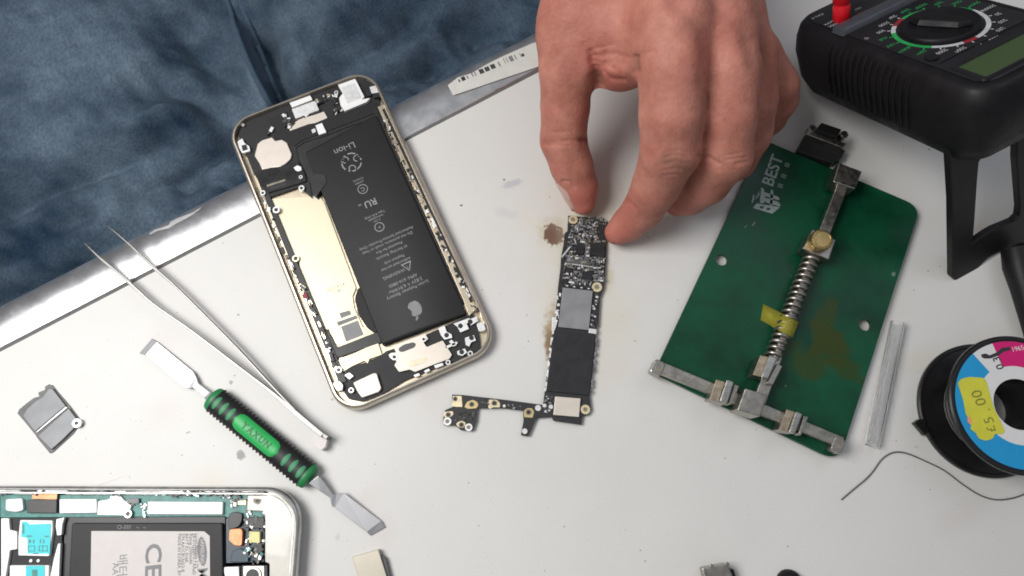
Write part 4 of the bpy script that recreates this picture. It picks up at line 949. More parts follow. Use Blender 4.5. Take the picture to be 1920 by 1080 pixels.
mb = MB(); mb.loft([PB(1.9, 3, 12.8), PB(1.9, 6.9, 12.8), PB(2.3, 7.4, 12.2), PB(2.6, 7.4, 12.0), PB(2.8, 7.1, 12.0), PB(2.9, 3, 12)], M["dark_rim"], False, False); mb.build("inner_rim", ph2, smooth=True, angle=50)
def tpart(name, mp, pts, z, th_, mt, rad=0, bevel=.15, parent=None):
    mb = MB(); mb.px(mp(pts), z, th_, M[mt], rad=rad); return mb.build(name, parent or ph2, bevel=bevel)
mb = MB(); mb.prism([(x, y) for x, y, z in PB(3.3, 3, 12)], 2.6, 3.0, M["chip_grey"]); mb.build("floor_plate", ph2)
tpart("main_board", c8, [(0, 150), (1590, 155), (1590, 290), (1360, 290), (1350, 282), (0, 290)], 4.9, 1.0, "teal_board")
# white end bezel, curved across
mb = MB(); rows = []
tp = [(985, 225), (965, 440), (960, 495), (955, 930), (1000, 960), (1000, 1080), (1000, 1300)]
for k in range(9):
    u = k/8; zt = 7.9-1.6*abs(u-.45)**2*3
    rows.append([(x, y, zt) for x, y in []])
L0 = [(600+2*k, 0) for k in range(3)]
bz_pts = c9([(780, 265), (985, 262), (985, 225), (1040, 228), (1110, 262), (1170, 320), (1228, 385), (1262, 470), (1272, 560), (1274, 1400), (1000, 1400), (1000, 955), (955, 940), (955, 490), (945, 425), (770, 415)])
mb.px(bz_pts, 7.2, 3.6, M["white_bezel"], rad=.5); wb = mb.build("end_bezel", ph2, bevel=1.3, seg=4, smooth=True)
mb = MB(); mb.px(c9([(835, 300), (870, 295), (920, 305), (905, 345), (880, 358), (840, 335)]), 7.35, .3, M["chip_tan"]); mb.px(c9([(865, 310), (890, 308), (892, 330), (868, 335)]), 7.4, .2, M["ink"]); mb.build("screw_hole", ph2)
cav = tpart("battery_tray", c8, [(390, 283), (1352, 283), (1352, 900), (360, 900)], 3.9, 1.2, "chip_black")
bt2 = tpart("battery", c8, [(430, 322), (1335, 322), (1342, 900), (400, 900)], 5.6, 2.4, "dark_grey_plastic", 1, .4)
lb = tpart("battery_label", c8, [(548, 370), (1225, 372), (1258, 400), (1262, 900), (540, 900)], 5.72, .15, "label_white", 0, 0, parent=bt2)
mb = MB(); zq = 5.76
down = (W(300, 1060, zq)-W(301, 990, zq)); down.z = 0; down.normalize()
mb.text("CE", W(*crop1(3.2, 0, 880)(915, 548), zq), down, 8.2, M["ink_grey"], squash=1.25, bold=.16)
mb.text("Model: BA", W(*crop1(3.2, 0, 880)(1213, 590), zq), down, 5.2, M["ink_grey"], align="LEFT", bold=.05)
for i, (x, t) in enumerate(((1180, "Li-ion Battery 3.7V"), (1165, "EB 615268VU / AAaD"), (1145, "Rating 2500mAh"), (1120, "BATT ID: 0168"), (1098, "S/N AA1C813aS/2-B"), (1076, "MADE IN KOREA. BY SAMSUNG"))):
    mb.text(t, W(*crop1(3.2, 0, 880)(x, 385), zq), down, 1.62, M["ink"], align='LEFT')
mb.text("배터리", W(*crop1(3.2, 0, 880)(730, 508), zq), down, 4.4, M["mid_grey"], align="LEFT"); mb.text("AA1D423", W(*crop1(3.2, 0, 880)(692, 560), zq), down, 3.2, M["mid_grey"], align="LEFT")
c_ = W(*crop1(3.2, 0, 880)(1213, 492), zq); sdv = Vector((-down.y, down.x, 0))
el = [c_+down*5.2*math.cos(a)+sdv*1.7*math.sin(a) for a in [2*math.pi*k/32 for k in range(32)]]; el = [p+sdv*0.12*(p-c_).dot(down)*.6 for p in el]
mb.add(el, [tuple(range(32))], M["ink_grey"])
mb.text("SAMSUNG", c_+Vector((0, 0, .03)), down, 1.9, M["label_white"], squash=1.0)
mb.text("O-IIIII   ~  ~", W(*crop1(3.2, 0, 880)(790, 348), zq), W(500, 990, zq)-W(300, 988, zq), 2.2, M["mid_grey"])
mb.build("printed_text", lb)
tpart("shield_can", c8, [(355, 178), (580, 178), (580, 262), (355, 265)], 6.4, 2.8, "white_tin", .5, .3)
tpart("shield_can", c8, [(885, 192), (1338, 195), (1335, 272), (882, 270)], 6.4, 2.8, "white_tin", .5, .3)
tpart("shield_can", c10, [(62, 215), (250, 205), (262, 340), (180, 362), (60, 345)], 6.4, 2.8, "white_tin", .8, .3)
tpart("copper_flex", c10, [(362, 145), (645, 150), (640, 222), (358, 212)], 6.2, .6, "copper", 0, .1)
tpart("flex_connector", c10, [(300, 225), (640, 215), (635, 372), (298, 372)], 6.4, 1.6, "chip_black", .3, .3)
tpart("metal_bracket", c10, [(1105, 235), (1210, 220), (1290, 175), (1340, 165), (1400, 230), (1480, 290), (1460, 340), (1400, 375), (1400, 400), (1090, 395)], 6.0, 2.0, "white_tin", .4, .2)
tpart("black_chip", c10, [(1425, 205), (1560, 205), (1560, 262), (1430, 260)], 6.2, 1.0, "mid_grey", 0, .1)
screw(1438/6, 900+380/6, 1.5, 6.3, ph2, "dark_rim")
# card slots
tpart("slot_frame", c10, [(0, 420), (740, 420), (700, 620), (690, 1300), (0, 1300)], 4.6, 1.6, "dark_grey_plastic", .5, .3)
for q in ([(10, 430), (100, 430), (110, 560), (190, 580), (190, 780), (110, 790), (95, 900), (60, 1100), (10, 1100)], [(632, 440), (725, 420), (700, 500), (690, 620), (640, 625), (625, 520)], [(650, 715), (680, 710), (662, 1100), (560, 1100), (600, 900)]):
    tpart("metal_clip", c10, q, 5.9, 1.6, "white_tin", .4, .2)
def slot(q, cy, z=6.0):
    o = tpart("card_slot", c10, q, z, 1.6, "white_tin", .4, .2); tpart("cyan_contact_plate", c10, cy, z+.15, .5, "cyan_plastic", .2, .08, parent=o); return o
s1_ = slot([(225, 450), (590, 455), (590, 580), (550, 858), (205, 850), (205, 650)], [(245, 470), (300, 470), (330, 500), (560, 490), (575, 500), (560, 830), (310, 830), (305, 655), (235, 640)])
s2_ = slot([(110, 960), (550, 960), (540, 1300), (100, 1300)], [(290, 965), (505, 965), (500, 1300), (285, 1300)])
mb = MB()
for x, y, w_, h_ in ((330, 632, 60, 14), (525, 635, 50, 14), (262, 550, 20, 110), (335, 690, 22, 36), (378, 692, 16, 40), (455, 690, 14, 44), (490, 690, 14, 44), (352, 742, 80, 8), (352, 800, 80, 8), (315, 770, 8, 60), (390, 770, 8, 60), (485, 742, 100, 8), (485, 798, 100, 8), (440, 770, 8, 60), (480, 770, 8, 60), (530, 770, 8, 60), (400, 828, 60, 12)):
    mb.px(c10([(x-w_/2, y-h_/2), (x+w_/2, y-h_/2), (x+w_/2, y+h_/2), (x-w_/2, y+h_/2)]), 6.2, .05, M["teal_board"])
mb.px(c10([(360, 1010), (420, 1010), (420, 1300), (360, 1300)]), 6.2, .05, M["teal_board"]); mb.build("contact_marks", s1_)
for x, y in ((345, 908), (428, 908)):
    mb = MB(); mb.dpx(x/6, 900+y/6, .55, 4.9, .4, M["white_tin"], 12); mb.build("rivet", ph2)
# right board area
tpart("black_component", c9, [(590, 450), (640, 430), (725, 445), (722, 520), (690, 580), (640, 600), (595, 615), (575, 560)], 6.2, 2, "chip_black", .8, .2)
tpart("board_extension", c9, [(720, 430), (955, 425), (945, 940), (560, 950), (560, 500)], 4.0, 1.2, "navy_foil", .3, .1)
tpart("black_component", c9, [(745, 485), (948, 485), (945, 600), (735, 590)], 5.6, 1.8, "chip_black", .3, .2)
tpart("copper_component", c9, [(590, 615), (620, 600), (715, 598), (730, 625), (722, 765), (700, 780), (640, 770), (585, 720)], 6.0, 2, "copper", .6, .25)
tpart("flash_lamp", c9, [(795, 628), (902, 632), (900, 745), (790, 740)], 6.2, 2, "yellow_part", .2, .2)
tpart("blue_component", c9, [(620, 830), (700, 800), (790, 830), (785, 940), (600, 940)], 5.4, 1.6, "navy_foil", .5, .2)
tpart("black_component", c9, [(845, 770), (925, 775), (920, 850), (845, 845)], 5.4, 1.5, "chip_black", .1, .15)
tpart("white_connector", c9, [(540, 990), (690, 985), (695, 1120), (560, 1120), (540, 1050)], 6.4, 2.5, "white_tin", .4, .2)
tpart("yellow_component", c9, [(680, 320), (765, 315), (762, 362), (678, 360)], 5.6, 1.5, "gold_pad", .2, .1)
cm_ = tpart("camera_module", c9, [(715, 970), (980, 970), (985, 1200), (715, 1200)], 6.6, 3.5, "chip_black", .3, .2)
tpart("camera_plate", c9, [(735, 980), (945, 978), (948, 1200), (735, 1200)], 6.9, .4, "cream_plate", .3, .1, parent=cm_)
mb = MB(); X, Y = 320+828/5.4, 880+1078/5.4; mb.dpx(X, Y, 3.1, 7.6, 1, M["dark_rim"], 28, r2=2.3); mb.dpx(X, Y, 2.3, 7.3, .6, M["black_gloss"], 24); mb.build("lens", cm_, bevel=.12)
for k, (path, n_, jit) in enumerate((([(200, 935), (262, 945), (275, 965)], 34, 8), ([(280, 928), (420, 930), (440, 950)], 40, 6), ([(480, 965), (485, 1000), (470, 1050)], 110, 22), ([(5, 925), (60, 915)], 12, 6))):
    greeble("board_components", path, n_, 5.0, 5.9, 1.2, ["bright_tin", "teal_board", "chip_black", "chip_tan", "white_tin", "chip_grey"], 40+k, ph2, jit, lmax=1.6, kind="stuff")
greeble("rim_clips", [(5, 921), (240, 923), (480, 926)], 44, 6.0, 7.0, .9, ["chip_black", "dark_rim", "bright_tin", "mid_grey", "chip_black"], 51, ph2, 1.5, lmax=9, kind="stuff")

# ================================================================== bits at the bottom edge
cb = crop(2.133, 600, 980)
can = thing("metal_can", "flat beige metal can lying near the bottom edge under the pry tool", "metal part", W(700, 1070, 0))
mb = MB(); mb.px(cb([(128, 138), (233, 107), (290, 290), (185, 320)]), 3.4, 3.4, M["beige_shield"], rad=.3); mb.build("can_body", can, bevel=.35)
mb = MB(); mb.px(cb([(242, 128), (262, 140), (300, 290), (282, 300)]), 2.4, 2.4, M["chip_grey"]); mb.build("side_flange", can, bevel=.2)
jack = thing("metal_plug", "small metal plug with a black shell at the bottom edge below the board holder", "plug", W(1345, 1085, 0))
mb = MB(); mb.px(cb([(1528, 182), (1628, 163), (1650, 210), (1640, 260), (1550, 270)]), 7, 4.6, M["nickel"]); mb.px(cb([(1590, 198), (1655, 185), (1680, 270), (1600, 290)]), 4.5, 4.5, M["black_plastic"]); mb.build("shell", jack, bevel=.4)
for x, y in ((1568, 174), (1630, 166)):
    mb = MB(); mb.dpx(600+x/2.133, 980+y/2.133, .8, 7.5, .7, M["nickel"], 12); mb.build("pin", jack, bevel=.1)
mb = MB(); c = W(1478, 1092, 0); mb.lathe([(4.8, 0), (4.8, 1.5), (4.2, 3.2), (2.8, 4.2), (1.2, 4.6), (.2, 4.7)], c.x, c.y, M["black_plastic"], 32)
o = mb.build("rubber_knob", None, smooth=True); tag(o, "round black knob peeking in at the bottom edge", "knob")

exec_person = True
# ================================================================== person: hand with forearm, jeans below the table edge
def skin_material():
    m = bpy.data.materials.new("skin"); m.use_nodes = True; n, L = m.node_tree.nodes, m.node_tree.links; b = n["Principled BSDF"]
    b.inputs["Roughness"].default_value = .55; b.inputs["Specular IOR Level"].default_value = .3
    b.inputs["Subsurface Weight"].default_value = .25; b.inputs["Subsurface Radius"].default_value = (1.0, .35, .2); b.inputs["Subsurface Scale"].default_value = 2.2*MM
    t = n.new("ShaderNodeTexCoord"); mp = n.new("ShaderNodeMapping"); mp.inputs["Scale"].default_value = (1000,)*3; L.new(t.outputs["Object"], mp.inputs[0])
    at = n.new("ShaderNodeAttribute"); at.attribute_name = "red"
    no = n.new("ShaderNodeTexNoise"); no.inputs["Scale"].default_value = .09; no.inputs["Detail"].default_value = 7; no.inputs["Roughness"].default_value = .7; L.new(mp.outputs[0], no.inputs["Vector"])
    r = n.new("ShaderNodeValToRGB"); r.color_ramp.elements[0].position = .32; r.color_ramp.elements[0].color = (.38, .140, .102, 1); r.color_ramp.elements[1].position = .68; r.color_ramp.elements[1].color = (.57, .250, .190, 1)
    L.new(no.outputs["Fac"], r.inputs[0])
    mx = n.new("ShaderNodeMix"); mx.data_type = 'RGBA'; mx.inputs["B"].default_value = (.46, .14, .11, 1); L.new(at.outputs["Fac"], mx.inputs["Factor"]); L.new(r.outputs[0], mx.inputs["A"])
    at2 = n.new("ShaderNodeAttribute"); at2.attribute_name = "brown_shade"
    mx2 = n.new("ShaderNodeMix"); mx2.data_type = 'RGBA'; mx2.inputs["B"].default_value = (.19, .095, .065, 1); L.new(at2.outputs["Fac"], mx2.inputs["Factor"]); L.new(mx.outputs["Result"], mx2.inputs["A"])
    L.new(mx2.outputs["Result"], b.inputs["Base Color"])
    v = n.new("ShaderNodeTexVoronoi"); v.inputs["Scale"].default_value = 1.1; L.new(mp.outputs[0], v.inputs["Vector"])
    n2_ = n.new("ShaderNodeTexNoise"); n2_.inputs["Scale"].default_value = .6; n2_.inputs["Detail"].default_value = 6; L.new(mp.outputs[0], n2_.inputs["Vector"])
    am = n.new("ShaderNodeMath"); am.operation = 'MULTIPLY_ADD'; am.inputs[1].default_value = .35; L.new(v.outputs["Distance"], am.inputs[0]); L.new(n2_.outputs["Fac"], am.inputs[2])
    bp = n.new("ShaderNodeBump"); bp.inputs["Strength"].default_value = .7; bp.inputs["Distance"].default_value = .28*MM; L.new(am.outputs[0], bp.inputs["Height"]); L.new(bp.outputs[0], b.inputs["Normal"])
    return m

def smin(a, b, k):
    h = np.clip(.5+.5*(b-a)/k, 0, 1); return b*(1-h)+a*h-k*h*(1-h)
def surface_nets(f, org, h):
    ins = f < 0
    c = [(i, j, k) for i in (0, 1) for j in (0, 1) for k in (0, 1)]
    nx, ny, nz = f.shape
    def sl(a, o): return a[o[0]:nx-1+o[0], o[1]:ny-1+o[1], o[2]:nz-1+o[2]]
    cnt = sum(sl(ins, o).astype(np.int8) for o in c); mask = (cnt > 0) & (cnt < 8)
    ijk = np.argwhere(mask); idx = -np.ones(mask.shape, np.int32); idx[mask] = np.arange(len(ijk))
    vals = np.stack([sl(f, o)[mask] for o in c], 1); pos = np.zeros((len(ijk), 3)); n = np.zeros(len(ijk))
    for a in range(8):
        for b in range(a+1, 8):
            d = [c[b][q]-c[a][q] for q in range(3)]
            if sum(abs(x) for x in d) != 1: continue
            va, vb = vals[:, a], vals[:, b]; cr = (va < 0) != (vb < 0); t = np.where(cr, va/np.where(cr, va-vb, 1), 0)
            pos += cr[:, None]*(np.array(c[a])+t[:, None]*np.array(d)); n += cr
    V = (ijk+pos/n[:, None])*h+org; Fs = []
    for ax in range(3):
        o = [0, 0, 0]; o[ax] = 1; u, v = [q for q in range(3) if q != ax]
        A = ins[:nx-1, :ny-1, :nz-1]; B = ins[o[0]:nx-1+o[0], o[1]:ny-1+o[1], o[2]:nz-1+o[2]]
        cr = A != B; cr[tuple(slice(0, 1) if q == u else slice(None) for q in range(3))] = False; cr[tuple(slice(0, 1) if q == v else slice(None) for q in range(3))] = False
        P = np.argwhere(cr); du = np.zeros(3, int); du[u] = 1; dv = np.zeros(3, int); dv[v] = 1
        g = lambda Q: idx[Q[:, 0], Q[:, 1], Q[:, 2]]
        q = np.stack([g(P-du-dv), g(P-dv), g(P), g(P-du)], 1); flip = A[cr] ^ (ax == 1)
        q[~flip] = q[~flip][:, ::-1]; Fs.append(q)
    return V, np.concatenate(Fs)

person = thing("person", "person in blue jeans at the far table edge, bare hand holding the logic board", "person", (0, 230, -60))
def J(px, py, z, r): p = W(px, py, z); return (p.x, p.y, p.z, r)
thumb = [J(1090, -70, 66, 12.5), J(1072, 30, 58, 11.5), J(1060, 130, 48, 10.0), J(1060, 200, 37, 9.6), J(1056, 262, 27, 9.3), J(1072, 312, 19, 8.7), J(1088, 352, 12.5, 7.5), J(1093, 379, 8.5, 5.6)]
index = [J(1255, 45, 76, 12.5), J(1262, 130, 72, 12.0), J(1259, 215, 63, 11.4), J(1257, 282, 52, 10.9), J(1232, 345, 35, 9.4), J(1206, 392, 20, 8.2), J(1176, 422, 10, 7.0), J(1157, 436, 7.5, 5.4)]
middle = [J(1345, 40, 71, 12.0), J(1366, 130, 67, 11.2), J(1364, 215, 58, 10.6), J(1358, 290, 46, 10.4), J(1325, 340, 30, 9.2), J(1292, 365, 17, 8.4), J(1272, 376, 10, 6.8)]
ring = [J(1368, 20, 62, 10.5), J(1408, 100, 56, 9.6), J(1412, 185, 46, 9.2), J(1403, 250, 33, 9.2), J(1380, 300, 20, 8.2), J(1360, 318, 11, 7.2)]
pinky = [J(1372, 25, 50, 9.0), J(1425, 100, 44, 8.0), J(1460, 160, 33, 8.0), J(1462, 186, 26, 7.6), J(1442, 222, 14, 7.0), J(1425, 240, 8.5, 6.4)]
palm = [[J(1090, -90, 68, 15), J(1120, -20, 66, 14), J(1150, 50, 62, 12), J(1160, 95, 56, 9)],
        [J(1180, -170, 74, 19), J(1235, -60, 73, 16), J(1262, 45, 76, 12.5)],
        [J(1225, -170, 72, 18), J(1285, -60, 70, 14), J(1345, 40, 71, 12.0)],
        [J(1235, -170, 66, 17), J(1310, -50, 60, 12), J(1368, 20, 61, 10.5)],
        [J(1235, -170, 60, 16), J(1295, -60, 52, 12), J(1372, 25, 50, 9)],
        [J(1066, 60, 56, 11), J(1118, 98, 53, 10.5), J(1165, 112, 54, 11), J(1215, 100, 62, 10.5), J(1258, 100, 66, 10)],
        [J(1200, 40, 60, 12), J(1290, 40, 62, 12), J(1370, 20, 55, 10)],
        [J(1200, -30, 58, 16), J(1290, -30, 56, 15)]]
wr = W(1215, -190, 74)
arm_ = [(wr.x, wr.y, wr.z, 25), (wr.x+8, wr.y+55, wr.z+12, 27), (wr.x+14, wr.y+110, wr.z+26, 32), (wr.x+20, wr.y+190, wr.z+45, 38)]
VX = 1.25
allp = [p for ch in [thumb, index, middle, ring, pinky, *palm, arm_[:3]] for p in ch]
lo = np.array([min(p[i]-p[3] for p in allp)-3 for i in range(3)]); hi = np.array([max(p[i]+p[3] for p in allp)+3 for i in range(3)])
dim = np.ceil((hi-lo)/VX).astype(int)+1
def chain(pts, k=3.0, margin=16):
    f = np.full(tuple(dim), 40.0, np.float32)
    for a, b in zip(pts, pts[1:]):
        a4, b4 = np.array(a), np.array(b); r = max(a4[3], b4[3])+margin
        i0 = np.clip(((np.minimum(a4[:3], b4[:3])-r-lo)/VX).astype(int), 0, dim-1); i1 = np.clip(((np.maximum(a4[:3], b4[:3])+r-lo)/VX).astype(int)+1, 1, dim)
        g = np.meshgrid(*[np.arange(i0[q], i1[q])*VX+lo[q] for q in range(3)], indexing='ij', sparse=True)
        d = b4[:3]-a4[:3]; L2 = (d**2).sum(); h = np.clip(sum((g[q]-a4[q])*d[q] for q in range(3))/L2, 0, 1)
        ds = np.sqrt(sum((g[q]-a4[q]-h*d[q])**2 for q in range(3)))-(a4[3]+(b4[3]-a4[3])*h)
        s = tuple(slice(i0[q], i1[q]) for q in range(3)); f[s] = smin(f[s], ds.astype(np.float32), k)
    return f
pal = chain(palm[0], 2)
for c_ in palm[1:]: pal = smin(pal, chain(c_, 2), 9)
pal = smin(pal, chain(arm_, 2), 12)
field = smin(pal, chain(thumb, 1.5), 7)
fi = chain(index, 1.5); fm = chain(middle, 1.5); fr = chain(ring, 1.5); fp_ = chain(pinky, 1.5)
fing = smin(smin(smin(fi, fm, 1.6), fr, 1.6), fp_, 1.6)
field = smin(field, fing, 6)
V, Q = surface_nets(field, lo, VX)
me = bpy.data.meshes.new("hand"); HC = Vector(W(1240, 200, 0)); HC.z = 5
me.from_pydata(((V-np.array(HC))*MM).tolist(), [], Q.tolist()); me.update()
hand = bpy.data.objects.new("hand_and_forearm", me); COL.objects.link(hand)
sm = hand.modifiers.new("s", 'SMOOTH'); sm.factor = .5; sm.iterations = 5
sb = hand.modifiers.new("d", 'SUBSURF'); sb.levels = 1; sb.render_levels = 1
dg = bpy.context.evaluated_depsgraph_get(); me2 = bpy.data.meshes.new_from_object(hand.evaluated_get(dg)); hand.modifiers.clear(); hand.data = me2; me2.name = "hand"
place(hand, HC, person); me2.materials.clear(); me2.materials.append(skin_material())
nv = len(me2.vertices); co_ = np.zeros(nv*3); me2.vertices.foreach_get("co", co_); co_ = co_.reshape(-1, 3)/MM+np.array(HC)
nr = np.zeros(nv*3); me2.vertices.foreach_get("normal", nr); nr = nr.reshape(-1, 3)
if (nr[:, 2]*(co_[:, 2]-60)).mean() < 0: me2.flip_normals(); nr = -nr
dv = co_-np.array(CAM); kk = CF/(dv@np.array(FW)); X2 = 960+kk*(dv@np.array(RT)); Y2 = 540-kk*(dv@np.array(UP)); face = np.clip(-(nr*dv).sum(1)/np.linalg.norm(dv, axis=1), 0, 1)
def segd(P):
    d = np.full(nv, 1e9)
    for (x0, y0), (x1, y1) in zip(P, P[1:]):
        ex, ey = x1-x0, y1-y0; t = np.clip(((X2-x0)*ex+(Y2-y0)*ey)/(ex*ex+ey*ey+1e-9), 0, 1); d = np.minimum(d, np.hypot(X2-x0-t*ex, Y2-y0-t*ey))
    return d
disp = np.zeros(nv); red = np.zeros(nv); brown_shade = np.zeros(nv)
rsd = np.random.RandomState(5)
for _ in range(70):
    q_ = co_[rsd.randint(nv)]; red += rsd.uniform(-.12, .3)*np.exp(-(((co_-q_)**2).sum(1))/rsd.uniform(2.5, 8)**2)
vis = (face > .12)*1.0
ch_ = crop(2.25, 960, 0)
for P, wd, dp in (([(125, 605), (200, 598), (300, 590)], 4, .35), ([(215, 765), (245, 768), (262, 790)], 3, .6), ([(300, 590), (325, 585)], 6, 1.2), ([(350, 330), (362, 362)], 12, 2.2), ([(395, 300), (420, 330), (470, 335)], 5, .6), ([(350, 290), (400, 270), (440, 285)], 4, .5), ([(330, 220), (345, 300), (360, 350)], 6, 1.2),
                  ([(520, 245), (525, 300)], 6, 1.3), ([(520, 240), (560, 222), (600, 215)], 4, .5), ([(300, 185), (330, 240)], 4, .4), ([(395, 220), (400, 260), (380, 300)], 5, .5),
                  ([(640, 690), (690, 675), (740, 690)], 3, .25), ([(640, 715), (700, 705), (745, 715)], 3, .25), ([(645, 660), (690, 650), (735, 660)], 3, .3), ([(790, 655), (830, 662), (870, 690)], 4, .8), ([(488, 850), (520, 880)], 4, .5), ([(945, 690), (990, 680)], 4, .4),
                  ([(690, 0), (800, 130), (830, 340)], 22, 1.0), ([(880, 40), (960, 110), (1020, 260)], 16, .9), ([(640, 740), (700, 732), (742, 742)], 3, .3), ([(650, 640), (700, 632), (735, 642)], 3, .25), ([(900, 655), (960, 645)], 3, .3), ([(905, 672), (985, 662)], 3, .35), ([(130, 615), (190, 612), (240, 616)], 3, .3), ([(160, 560), (230, 556)], 3, .2), ([(330, 255), (352, 300)], 5, .8), ([(350, 235), (372, 330)], 4, .6), ([(460, 235), (470, 300)], 4, .3), ([(340, 240), (440, 225), (500, 245)], 4, .35), ([(335, 265), (420, 262)], 3, .35), ([(345, 205), (420, 190)], 3, .3)):
    disp -= dp*np.exp(-(segd(ch_(P))/wd)**2)*vis
for P, wd, dp in (([(420, 290), (480, 290)], 16, 1.4), ([(740, 90), (755, 200)], 30, 1.2), ([(600, 0), (690, 110)], 20, .8), ([(780, 0), (880, 110)], 20, .8), ([(930, 100), (945, 150)], 22, 1.2), ([(640, 680), (740, 690)], 22, .7), ([(900, 640), (980, 670)], 18, .5), ([(1040, 120), (1050, 180)], 16, .8)):
    disp += dp*np.exp(-(segd(ch_(P))/wd)**2)*vis
def blob(arr, P, wd, s): 
    arr += s*np.exp(-(segd(ch_(P))/wd)**2)
blob(red, [(290, 850), (300, 870)], 26, .75); blob(red, [(310, 480), (330, 560)], 18, .7); blob(red, [(400, 1000), (470, 985)], 26, .7); blob(red, [(500, 840), (480, 900)], 18, .45)
blob(red, [(330, 230), (380, 330), (440, 330)], 30, .6); blob(red, [(790, 180), (800, 240)], 26, .45); blob(red, [(925, 90), (950, 200)], 34, .42); blob(red, [(690, 900), (760, 860)], 24, .4); blob(red, [(1150, 400), (1200, 430)], 24, .35); blob(red, [(130, 650), (200, 760)], 16, .3); blob(red, [(200, 0), (450, 60)], 50, .25)
blob(brown_shade, [(650, 670), (730, 700)], 16, .6); blob(brown_shade, [(1000, 120), (1010, 260)], 22, .35); blob(brown_shade, [(350, 340), (360, 350)], 10, .7); blob(brown_shade, [(520, 250), (527, 290)], 6, .6); blob(brown_shade, [(895, 503), (896, 505)], 2.2, .9)  # browner knuckle and spot; the crease shade is painted into the skin colour
blob(brown_shade, [(820, 380), (790, 590)], 6, .4)  # shade in the gap between index and middle finger, put into the colour
rs = np.random.RandomState(2)
co_ += nr*disp[:, None]
me2.vertices.foreach_set("co", (((co_-np.array(HC))*MM).reshape(-1)).astype(np.float32))
for nm, a in (("red", red), ("brown_shade", brown_shade)):
    at = me2.attributes.new(nm, 'FLOAT', 'POINT'); at.data.foreach_set("value", np.clip(a, 0, 1).astype(np.float32))
me2.shade_smooth(); me2.update()
# tendons fade towards the wrist
# finger nails
dm("nail", (.55, .36, .31), .3, var=.05, spec=.5)
def nail(base, tip, up, wv, name="fingernail", cap=1.0):
    base, tip, up = Vector(base), Vector(tip), Vector(up).normalized(); t = tip-base; L_ = t.length; t.normalize(); up = (up-t*up.dot(t)).normalized(); s_ = t.cross(up)
    mb = MB(); n = 8; vs = []
    for i in range(n+1):
        u = i/n; hw = wv*(.75+.25*math.sin(math.pi*min(1, u*1.3)))*(1 if u < .8 else math.sqrt(max(.1, 1-((u-.8)/.22)**2)))
        for j in range(n+1):
            a = (2*j/n-1); vs.append(base+t*L_*u+s_*hw*math.sin(a*1.15)+up*(wv*cap*(math.cos(a*1.15)-1)-u*u*.6))
    mb.add(vs, [(i*(n+1)+j, (i+1)*(n+1)+j, (i+1)*(n+1)+j+1, i*(n+1)+j+1) for i in range(n) for j in range(n)], M["nail"])
    o = mb.build(name, hand, smooth=True, angle=80); s2 = o.modifiers.new("s", 'SOLIDIFY'); s2.thickness = .4*MM; return o
def on_finger(c0, c1, side, t0, t1, r0, r1, wv):
    a, b = Vector(c0[:3]), Vector(c1[:3]); side = Vector(side).normalized(); ax_ = (b-a).normalized(); side = (side-ax_*side.dot(ax_)).normalized()
    nail(a+(b-a)*t0+side*r0, a+(b-a)*t1+side*r1, side, wv)
on_finger(thumb[5], thumb[7], (-1, -.15, .12), .25, 1.12, 8.15, 5.9, 5.6)
#on_finger(index[5], index[7], (-.5, .62, .25), .35, 1.1, 7.5, 5.3, 4.6)

# jeans: the sitting person's lap, well below the table
nx_, ny_ = 300, 240; JX0, JX1, JY0, JY1 = -420, 230, 20, 520
xs = np.linspace(JX0, JX1, nx_); ys = np.linspace(JY0, JY1, ny_); GX, GY = np.meshgrid(xs, ys, indexing='ij')
def jp(px, py, z=-110): p = W(px, py, z); return p.x, p.y
def dseg(P):
    d = np.full(GX.shape, 1e9)
    for (x0, y0), (x1, y1) in zip(P, P[1:]):
        ex, ey = x1-x0, y1-y0; t = np.clip(((GX-x0)*ex+(GY-y0)*ey)/(ex*ex+ey*ey), 0, 1); d = np.minimum(d, np.hypot(GX-x0-t*ex, GY-y0-t*ey))
    return d
Zj = np.full(GX.shape, -105.0)
cl = [jp(400, -80), jp(440, 60), jp(490, 160), jp(525, 200), jp(640, 330)]
dcl = dseg(cl); Zj -= 26*np.exp(-(dcl/34)**2); Zj -= np.maximum(0, dcl-120)**2*.0012
folds = [([(470, 30), (500, 120), (522, 190)], 7, 12), ([(425, 20), (450, 100), (490, 180)], 4, -5.5), ([(760, 20), (690, 70), (600, 110), (540, 130)], 11, 10), ([(800, 90), (720, 120), (640, 150), (560, 175)], 9, 11), ([(860, 60), (760, 130)], 12, 5),
         ([(250, 350), (340, 300), (430, 255), (500, 220)], 8, 8), ([(0, 390), (100, 340), (220, 300), (300, 260)], 9, 8), ([(0, 530), (100, 500), (200, 455), (330, 380)], 10, 8), ([(310, 160), (380, 190), (440, 220)], 10, 7), ([(330, 60), (400, 120)], 12, 6), ([(0, 560), (60, 545)], 8, 6),
         ([(0, 470), (60, 430), (150, 395)], 8, 6), ([(560, 40), (590, 110), (560, 160)], 9, 7), ([(900, 20), (860, 90), (790, 150)], 9, 6), ([(330, 330), (400, 330), (440, 350)], 8, 6), ([(250, 250), (330, 200)], 9, -5), ([(850, 30), (990, 60)], 12, 7), ([(620, 30), (560, 90)], 10, -4)]
for P, wd, dp in folds:
    d = dseg([jp(*p) for p in P]); Zj -= 1.3*dp*np.exp(-(d/(wd*1.5))**2)+1.15*dp*np.exp(-d/(wd*.75))
Zj += 1.6*np.sin(GX*.11+GY*.05)*np.sin(GY*.09-GX*.03)+1.0*np.sin(GX*.23-GY*.19+1)+.7*np.sin(GX*.37+GY*.31)
vs = np.stack([GX, GY, Zj], -1).reshape(-1, 3)
fs = []
for i in range(nx_-1):
    for j in range(ny_-1): a = i*ny_+j; fs.append((a, a+ny_, a+ny_+1, a+1))
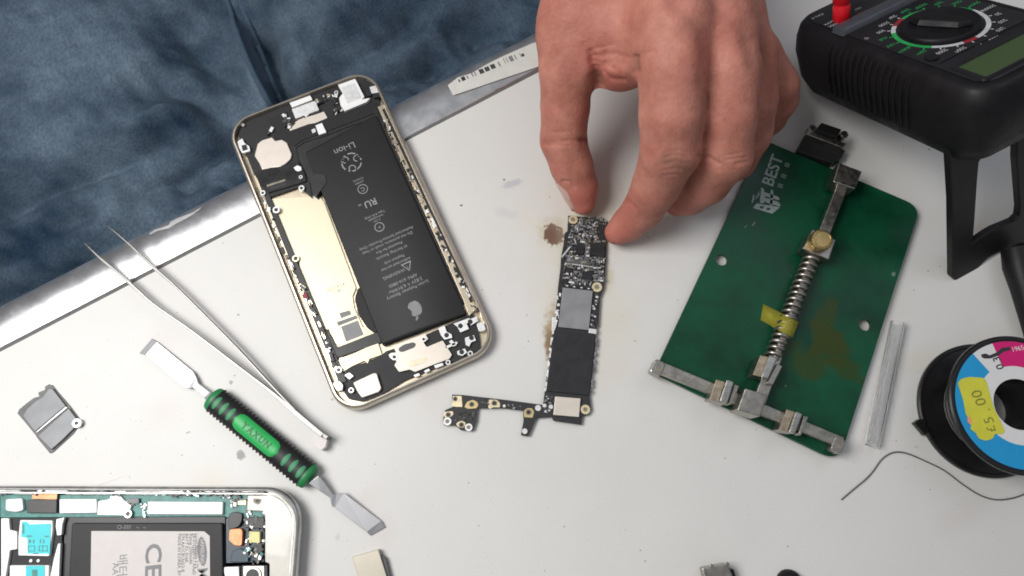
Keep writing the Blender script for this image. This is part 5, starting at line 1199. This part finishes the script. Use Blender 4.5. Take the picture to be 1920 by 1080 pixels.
dj = mat("denim", (.024, .056, .105), .9, detail=3.5, stretch=(.7, 1.2, 1), var=.25, vs=.014, bump=.9, bs=.9, var2=(.165, .225, .29), dist=.5, spec=.2)
n_, L_n = dj.node_tree.nodes, dj.node_tree.links
# twill weave on top of the fade
wv_ = n_.new("ShaderNodeTexNoise"); wv_.inputs["Scale"].default_value = .95; wv_.inputs["Detail"].default_value = 3; wv_.inputs["Roughness"].default_value = .7
mp_ = [q for q in n_ if q.type == 'MAPPING'][0]; mpw = n_.new("ShaderNodeMapping"); mpw.inputs["Rotation"].default_value = (0, 0, .6); mpw.inputs["Scale"].default_value = (1, .35, 1)
L_n.new(mp_.outputs[0], mpw.inputs[0]); L_n.new(mpw.outputs[0], wv_.inputs["Vector"])
rw = n_.new("ShaderNodeValToRGB"); rw.color_ramp.elements[0].position = .36; rw.color_ramp.elements[0].color = (.35, .38, .42, 1); rw.color_ramp.elements[1].position = .64; rw.color_ramp.elements[1].color = (1.0, 1.0, 1.0, 1)
L_n.new(wv_.outputs["Fac"], rw.inputs[0])
bN = n_["Principled BSDF"]; src = bN.inputs["Base Color"].links[0].from_socket
mx_ = n_.new("ShaderNodeMix"); mx_.data_type = 'RGBA'; mx_.blend_type = 'MULTIPLY'; mx_.inputs["Factor"].default_value = .6; L_n.new(src, mx_.inputs["A"]); L_n.new(rw.outputs[0], mx_.inputs["B"]); L_n.new(mx_.outputs["Result"], bN.inputs["Base Color"])
bN.inputs["Sheen Weight"].default_value = 0.0
mb = MB(); mb.add(vs.tolist(), fs, dj); jeans = mb.build("jeans", person, smooth=True, angle=180)
# stitched fly seam
mb = MB(); dm("denim_seam", (.06, .10, .15), .9, bump=.8, bs=1.5)
def zat(x, y):
    i = int(np.clip((x-JX0)/(JX1-JX0)*(nx_-1), 0, nx_-1)); j = int(np.clip((y-JY0)/(JY1-JY0)*(ny_-1), 0, ny_-1)); return Zj[i, j]
for off in (0, 26):
    P = dense([(*jp(x, y), 0) for x, y in ((395+off, -60), (425+off, 20), (450+off, 90), (480+off*.8, 150), (510+off*.4, 200))], 8)
    mb.tube([(p.x, p.y, zat(p.x, p.y)+.2) for p in P], 1.7, M["denim_seam"], 8)
mb.build("fly_seam", jeans, smooth=True)
# floor under the table
mb = MB(); dm("floor_grey", (.10, .10, .10), .7); mb.prism([(-1500, -1500), (1500, -1500), (1500, 1500), (-1500, 1500)], -760, -740, M["floor_grey"])
tag(mb.build("floor", None), kind="structure")
for o in bpy.data.objects:
    if "wl" in o: del o["wl"]
